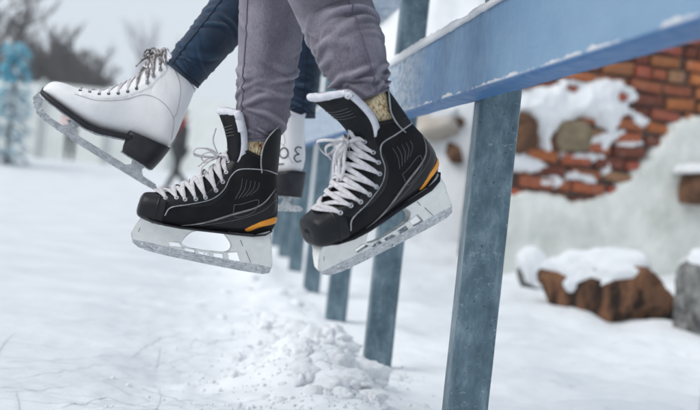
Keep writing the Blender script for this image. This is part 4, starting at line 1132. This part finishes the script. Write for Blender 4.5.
# ------------------------------------------------------------------ far side of the rink
M['board'] = mat('greenish_white_board', (0.68, 0.71, 0.68), 0.6, (0.77, 0.79, 0.77), 2.5)
M['board2'] = mat('grey_post_paint', (0.42, 0.45, 0.45), 0.6)
M['teal'] = mat('turquoise_foil', (0.028, 0.28, 0.42), 0.5, (0.07, 0.42, 0.55), 6)
M['teal_pale'] = mat('frosted_pale_teal', (0.34, 0.44, 0.49), 0.7, (0.50, 0.58, 0.62), 5)
M['bark'] = mat('dark_bark', (0.040, 0.033, 0.032), 0.9, (0.07, 0.058, 0.056), 8)
M['twig'] = mat('brown_twigs', (0.035, 0.026, 0.027), 0.9, (0.06, 0.045, 0.045), 3)
M['poplar'] = mat('haze_grey_twigs', (0.30, 0.29, 0.32), 0.9)  # pale grey: the far haze is put into the twig colour
M['timber'] = mat('dark_brown_timber', (0.055, 0.043, 0.040), 0.9, (0.10, 0.082, 0.080), 3, stretch=(6, 6, 0.5))
M['roof_snow'] = mat('roof_snow', (0.70, 0.73, 0.77), 0.8)
M['coat'] = mat('black_coat', (0.009, 0.009, 0.012), 0.8); M['red'] = mat('dark_red_scarf', (0.24, 0.012, 0.022), 0.8); M['skin'] = mat('skin', (0.56, 0.36, 0.27), 0.55)
M['pink'] = mat('pale_pink_jacket', (0.74, 0.47, 0.47), 0.8); M['dk'] = mat('dark_green_trousers', (0.012, 0.02, 0.017), 0.8); M['hut'] = mat('pale_grey_wall', (0.55, 0.58, 0.60), 0.8, (0.62, 0.65, 0.66), 3)
M['window'] = mat('dark_window_glass', (0.03, 0.035, 0.04), 0.15)
bf = empty('board_fence', 'tall pale greenish board fence along the far side of the rink', 'fence')
FD = 40.0
f0, f1 = at(-160, 100, FD), at(560, 170, FD+1)
fd = Vector((f1.x-f0.x, f1.y-f0.y, 0)); fl = fd.length; fd.normalize(); fn = Vector((fd.y, -fd.x, 0))
npan = 11; pl = fl/npan; rot = Matrix((fd, -fn, Vector((0, 0, 1)))).transposed()
panel = pst = None; zb = 0.15
for k in range(npan+1):
    q = f0+fd*(pl*k)
    if pst is None:
        m = MB(); m.box((0, 0, 1.2), (0.06, 0.06, 1.35)); pst = m.build('post', M['board2'], bf, False); o = pst
    else: o = pst.copy(); COL.objects.link(o); o.parent = bf
    o.matrix_local = Matrix.Translation((q.x, q.y, zb)) @ rot.to_4x4()
    if k == npan: break
    if panel is None:
        m = MB()
        for j in range(12): m.box((pl*(j+0.5)/12, 0.085, 1.22), (pl/24-0.006, 0.018, 1.22))
        panel = m.build('board_panel', M['board'], bf, False); o = panel
    else: o = panel.copy(); COL.objects.link(o); o.parent = bf
    o.matrix_local = Matrix.Translation((q.x, q.y, zb+0.02*math.sin(k*3))) @ rot.to_4x4()

# turquoise tiered tree
tp = at(7, 158, 35); tp.z = ground_z(tp.x, tp.y)
tt = empty('tinsel_tree', 'turquoise tiered tree shape standing before the pale far fence', 'tree', mw=Matrix.Translation(tp))
m = MB(); m.tube([(0, 0, -0.1), (0, 0, 1.5), (0, 0, 3.0)], 0.06, 8, radii=[0.08, 0.05, 0.02]); m.build('trunk', M['bark'], tt)
rt = random.Random(8); cr = MB(); pale = MB()
for tier, (z, r) in enumerate(((0.35, 0.85), (0.85, 0.80), (1.35, 0.70), (1.85, 0.62), (2.35, 0.55), (2.8, 0.45))):
    for k in range(120):
        a = rt.uniform(0, 2*pi); rr = 0.66*r*math.sqrt(rt.random()); q = Vector((rr*math.cos(a), rr*math.sin(a), z-0.33*rr+rt.uniform(-.16, .16)+0.12*math.sin(3*a+tier)))
        s = rt.uniform(0.05, 0.13); d = Vector((math.cos(a), math.sin(a), -0.4)).normalized(); b = Vector((-math.sin(a), math.cos(a), 0)); t = cr if (tier in (4, 5) and rt.random() < 0.8) or (tier == 3 and math.sin(2*a+1) > 0) or rt.random() < 0.10 else pale
        t.add([q-b*s*0.7-d*s, q+b*s*0.7-d*s*0.7, q+d*s*1.6+Vector((0, 0, 0.02)), q+Vector((0, 0, s*0.6))], [(0, 1, 3), (1, 2, 3), (2, 0, 3), (0, 2, 1)])
cr.build('crown', M['teal'], tt, False); pale.build('frosted_foliage', M['teal_pale'], tt, False)

# bare trees
def bare_tree(label, p, h, spread, m_b, m_t, seed, dens=3, twig=0.05, group=None, levels=4, col=False):
    rn = random.Random(seed); root = empty('bare_tree', label, 'tree', group, Matrix.Translation(p)); tr = MB(); cw = MB()
    def grow(q, d, l, r, lev):
        pts = [q]; dd = d.copy()
        for k in range(4):
            dd = (dd+Vector((rn.gauss(0, .13), rn.gauss(0, .13), rn.gauss(0.05, .07)))).normalized(); pts.append(pts[-1]+dd*l/4)
        (tr if lev <= 1 else cw).tube(pts, r, 5 if lev < 2 else 3, (False, False), radii=[r*(1-0.14*k) for k in range(5)])
        if lev >= levels: return
        for k in range(dens+(3 if lev == 0 else 1)):
            t = rn.uniform(0.25 if lev == 0 else 0.15, 1.0); i = min(3, int(t*4)); b = pts[i].lerp(pts[i+1], t*4-i)
            a = rn.uniform(0, 2*pi); out = Vector((math.cos(a), math.sin(a), 0)); nd = (dd*rn.uniform(.5, 1.0)*(1.6 if col else 1)+out*rn.uniform(.5, 1.0)*spread+Vector((0, 0, 0.15))).normalized()
            grow(b, nd, l*rn.uniform(.42, .66), max(twig*0.5, r*0.5), lev+1)
    grow(Vector((0, 0, -0.2)), Vector((0, 0, 1)), h*0.62, h*0.022, 0)
    tr.build('trunk', m_b, root); cw.build('crown', m_t, root, False); return root
def ground_at(px, D):
    p = at(px, 160, D); p.z = ground_z(p.x, p.y); return p
tr = [(44, 62, 5.9, 'bare brown tree with the highest top of the dark clump'), (62, 60, 5.4, 'bare brown tree standing in the middle of the dark clump'), (27, 63, 4.6, 'bare brown tree just right of the turquoise tree top'), (74, 66, 4.3, 'bare brown tree at the right end of the dark clump, above the white boot toe'),
      (36, 68, 5.0, 'bare brown tree squeezed behind the two leftmost of the dark clump'), (69, 74, 5.3, 'bare brown tree hidden deep on the right side of the dark clump'), (2, 60, 6.4, 'bare brown tree cut by the left edge of the photo'), (52, 72, 5.6, 'bare brown tree furthest back in the dark clump')]
for k, (px, D, h, lab) in enumerate(tr):
    bare_tree(lab, ground_at(px, D), h, 0.72, M['bark'], M['twig'], 40+k, 4, 0.055, 'bare trees beyond the far fence')
for k, (px, D, h, lab) in enumerate(((124, 190, 17.5, 'tall faint bare tree left of the white boot laces'), (160, 200, 20.0, 'tall faint bare tree rising behind the top of the white boot'), (145, 230, 16, 'tall faint bare tree between the two others behind the boot laces'))):
    bare_tree(lab, ground_at(px, D), h, 0.45, M['poplar'], M['poplar'], 60+k, 3, 0.06, 'tall faint trees far behind', 4, True)
# houses far behind
def house(label, p, w, d, h, rh, wall_m, seed, name='house'):
    root = empty(name, label, 'house', mw=Matrix.Translation(p) @ Matrix.Rotation(R(-8), 4, 'Z'))
    m = MB(); m.box((0, 0, h/2-0.3), (w/2, d/2, h/2+0.3)); m.add([(-w/2, -d/2, h), (w/2, -d/2, h), (0, -d/2, h+rh), (-w/2, d/2, h), (w/2, d/2, h), (0, d/2, h+rh)], [(0, 1, 2), (3, 5, 4)])
    m.build('wall', wall_m, root, False)
    m = MB()
    for s in (-1, 1):
        n = Vector((s*rh, 0, w/2)).normalized()*0.12; e = Vector((s*(w/2+0.4), 0, h-0.4*rh/(w/2))); t = Vector((0, 0, h+rh)); y0, y1 = Vector((0, -d/2-0.3, 0)), Vector((0, d/2+0.3, 0))
        m.add([e+y0, t+y0, t+y1, e+y1, e+y0+n, t+y0+n, t+y1+n, e+y1+n], [(0, 1, 2, 3), (4, 7, 6, 5), (0, 4, 5, 1), (2, 6, 7, 3), (0, 3, 7, 4), (1, 5, 6, 2)])
    m.build('roof', M['roof_snow'] if seed else M['timber'], root, False)
    for k in range(3):
        x = -w/2+w*(k+0.5)/3; m = MB(); m.box((x, -d/2-0.03, h*0.6), (0.42, 0.05, 0.55)); f = m.build('window', M['roof_snow'], root, False)
        m = MB(); m.box((x, -d/2-0.07, h*0.6), (0.35, 0.03, 0.47)); m.build('pane', M['window'], f, False)
    return root
p = ground_at(62, 78); house('dark brown timber house behind the bare trees', p, 5.6, 5, 3.6, 1.6, M['timber'], 0)
p = ground_at(103, 105); house('pale grey house with a snowy roof, right of the dark trees', p, 4.6, 5, 4.2, 1.5, M['hut'], 1)

# distant skaters
def skin_mesh(name, pts, edges, rad, mt, parent, sub=1):
    me = bpy.data.meshes.new(name); me.from_pydata(pts, edges, []); o = bpy.data.objects.new(name, me); COL.objects.link(o)
    md = o.modifiers.new('skin', 'SKIN'); sv = me.skin_vertices[0].data
    for i, r in enumerate(rad): sv[i].radius = (r, r) if not isinstance(r, tuple) else r
    sv[0].use_root = True
    s = o.modifiers.new('sub', 'SUBSURF'); s.levels = s.render_levels = sub
    dg = bpy.context.evaluated_depsgraph_get(); nm = bpy.data.meshes.new_from_object(o.evaluated_get(dg)); o.modifiers.clear(); o.data = nm
    nm.materials.clear(); nm.materials.append(mt)
    for q in nm.polygons: q.use_smooth = True
    o.parent = parent; return o
def far_person(label, p, yaw, jacket, trousers, hat, scarf, h=1.72, stride=0.18):
    root = empty('person', label, 'person', 'skaters at the far side', Matrix.Translation(p) @ Matrix.Rotation(yaw, 4, 'Z') @ Matrix.Scale(h/1.75, 4))
    skin_mesh('body', [(0, 0, 1.40), (0, 0, 1.50), (0.02, 0, 1.58), (0.02, 0, 1.66), (0.015, 0, 1.72)], [(0, 1), (1, 2), (2, 3), (3, 4)], [.07, .055, .085, .095, .06], M['skin'], root, 2)
    skin_mesh('trousers', [(0, 0, .95), (0, .09, .88), (.10, .10, .48), (stride, .10, .09), (0, -.09, .88), (-.02, -.10, .48), (-stride*1.3, -.10, .10)], [(0, 1), (1, 2), (2, 3), (0, 4), (4, 5), (5, 6)], [.14, .10, .075, .06, .10, .075, .06], trousers, root)
    skin_mesh('jacket', [(0, 0, .90), (0, 0, 1.10), (0, 0, 1.32), (0, 0, 1.45), (0, .19, 1.38), (.05, .25, 1.14), (.20, .22, 1.0), (0, -.19, 1.38), (-.02, -.26, 1.12), (.12, -.24, .94)], [(0, 1), (1, 2), (2, 3), (2, 4), (4, 5), (5, 6), (2, 7), (7, 8), (8, 9)], [(.17, .15), (.16, .14), (.17, .13), .07, .075, .06, .045, .075, .06, .045], jacket, root)
    skin_mesh('hat', [(-.01, 0, 1.66), (-.01, 0, 1.72), (-.015, 0, 1.76)], [(0, 1), (1, 2)], [.112, .10, .05], hat, root, 2)
    if scarf: skin_mesh('scarf', [(0, 0, 1.44), (0, 0, 1.52), (.10, .04, 1.40), (.14, .05, 1.25)], [(0, 1), (0, 2), (2, 3)], [.12, .10, .05, .04], scarf, root, 2)
    for s, x in ((1, stride), (-1, -stride*1.3)): skin_mesh('skate', [(x-.08, s*.10, .06), (x, s*.10, .06), (x+.15, s*.10, .045)], [(0, 1), (1, 2)], [.05, .06, .04], M['coat'], root)
    return root
p = at(176, 188, 30); p.z = ground_z(p.x, p.y); far_person('distant skater in black coat and dark red scarf, just behind the white boot heel', p, R(-150), M['coat'], M['coat'], M['coat'], M['red'], 1.80, 0.3)
p = at(68, 164, 38.3); p.z = ground_z(p.x, p.y); far_person('person in pale pink jacket at the far fence, behind the raised white skate', p, R(-90), M['pink'], M['dk'], M['felt'], None, 1.68, 0.05)

# ------------------------------------------------------------------ light
w = bpy.data.worlds.new('World'); SC.world = w; w.use_nodes = True
nt = w.node_tree; bg = nt.nodes['Background']
sky = nt.nodes.new('ShaderNodeTexSky'); sky.sky_type = 'NISHITA'; sky.sun_disc = False
EL, AZ = R(44), R(-112)       # hidden sun, high behind the camera's left shoulder
sky.sun_elevation = EL; sky.sun_rotation = AZ; sky.air_density = 1.2; sky.dust_density = 6.0; sky.ozone_density = 1.5
hs = nt.nodes.new('ShaderNodeHueSaturation'); hs.inputs['Saturation'].default_value = 0.22; hs.inputs['Value'].default_value = 1.0
mx = nt.nodes.new('ShaderNodeMix'); mx.data_type = 'RGBA'; mx.inputs[0].default_value = 0.78; mx.inputs[7].default_value = (6.9, 7.65, 8.4, 1)   # even cloud layer over the sky
nt.links.new(sky.outputs['Color'], hs.inputs['Color']); nt.links.new(hs.outputs['Color'], mx.inputs[6]); nt.links.new(mx.outputs[2], bg.inputs['Color']); bg.inputs['Strength'].default_value = 0.105
sl = bpy.data.lights.new('sun', 'SUN'); sl.energy = 1.5; sl.angle = R(40); sl.color = (1.0, 0.97, 0.93)
so = bpy.data.objects.new('sun', sl); COL.objects.link(so)
sd = Vector((math.sin(AZ)*math.cos(EL), math.cos(AZ)*math.cos(EL), math.sin(EL)))
so.rotation_euler = sd.to_track_quat('Z', 'Y').to_euler()
vs_ = SC.view_settings; vs_.view_transform = 'Standard'; vs_.look = 'None'; vs_.exposure = 0.08; vs_.gamma = 1.0; vs_.use_curve_mapping = False

# ------------------------------------------------------------------ thin winter haze over the whole place
m = MB(); m.box((0, 0, 18.0), (312, 312, 21)); hz = m.build('haze', None, None, False); hz['kind'] = 'stuff'
tag(hz, 'thin cold haze over the rink, paling the far trees')
hm = bpy.data.materials.new('haze'); hm.use_nodes = True; hn = hm.node_tree; hn.nodes.remove(hn.nodes['Principled BSDF'])
pv = hn.nodes.new('ShaderNodeVolumePrincipled'); pv.inputs['Color'].default_value = (0.93, 0.95, 0.97, 1); pv.inputs['Density'].default_value = 0.0013; pv.inputs['Anisotropy'].default_value = 0.0
hn.links.new(pv.outputs['Volume'], hn.nodes['Material Output'].inputs['Volume']); hz.data.materials.append(hm); SC.cycles.volume_bounces = 3
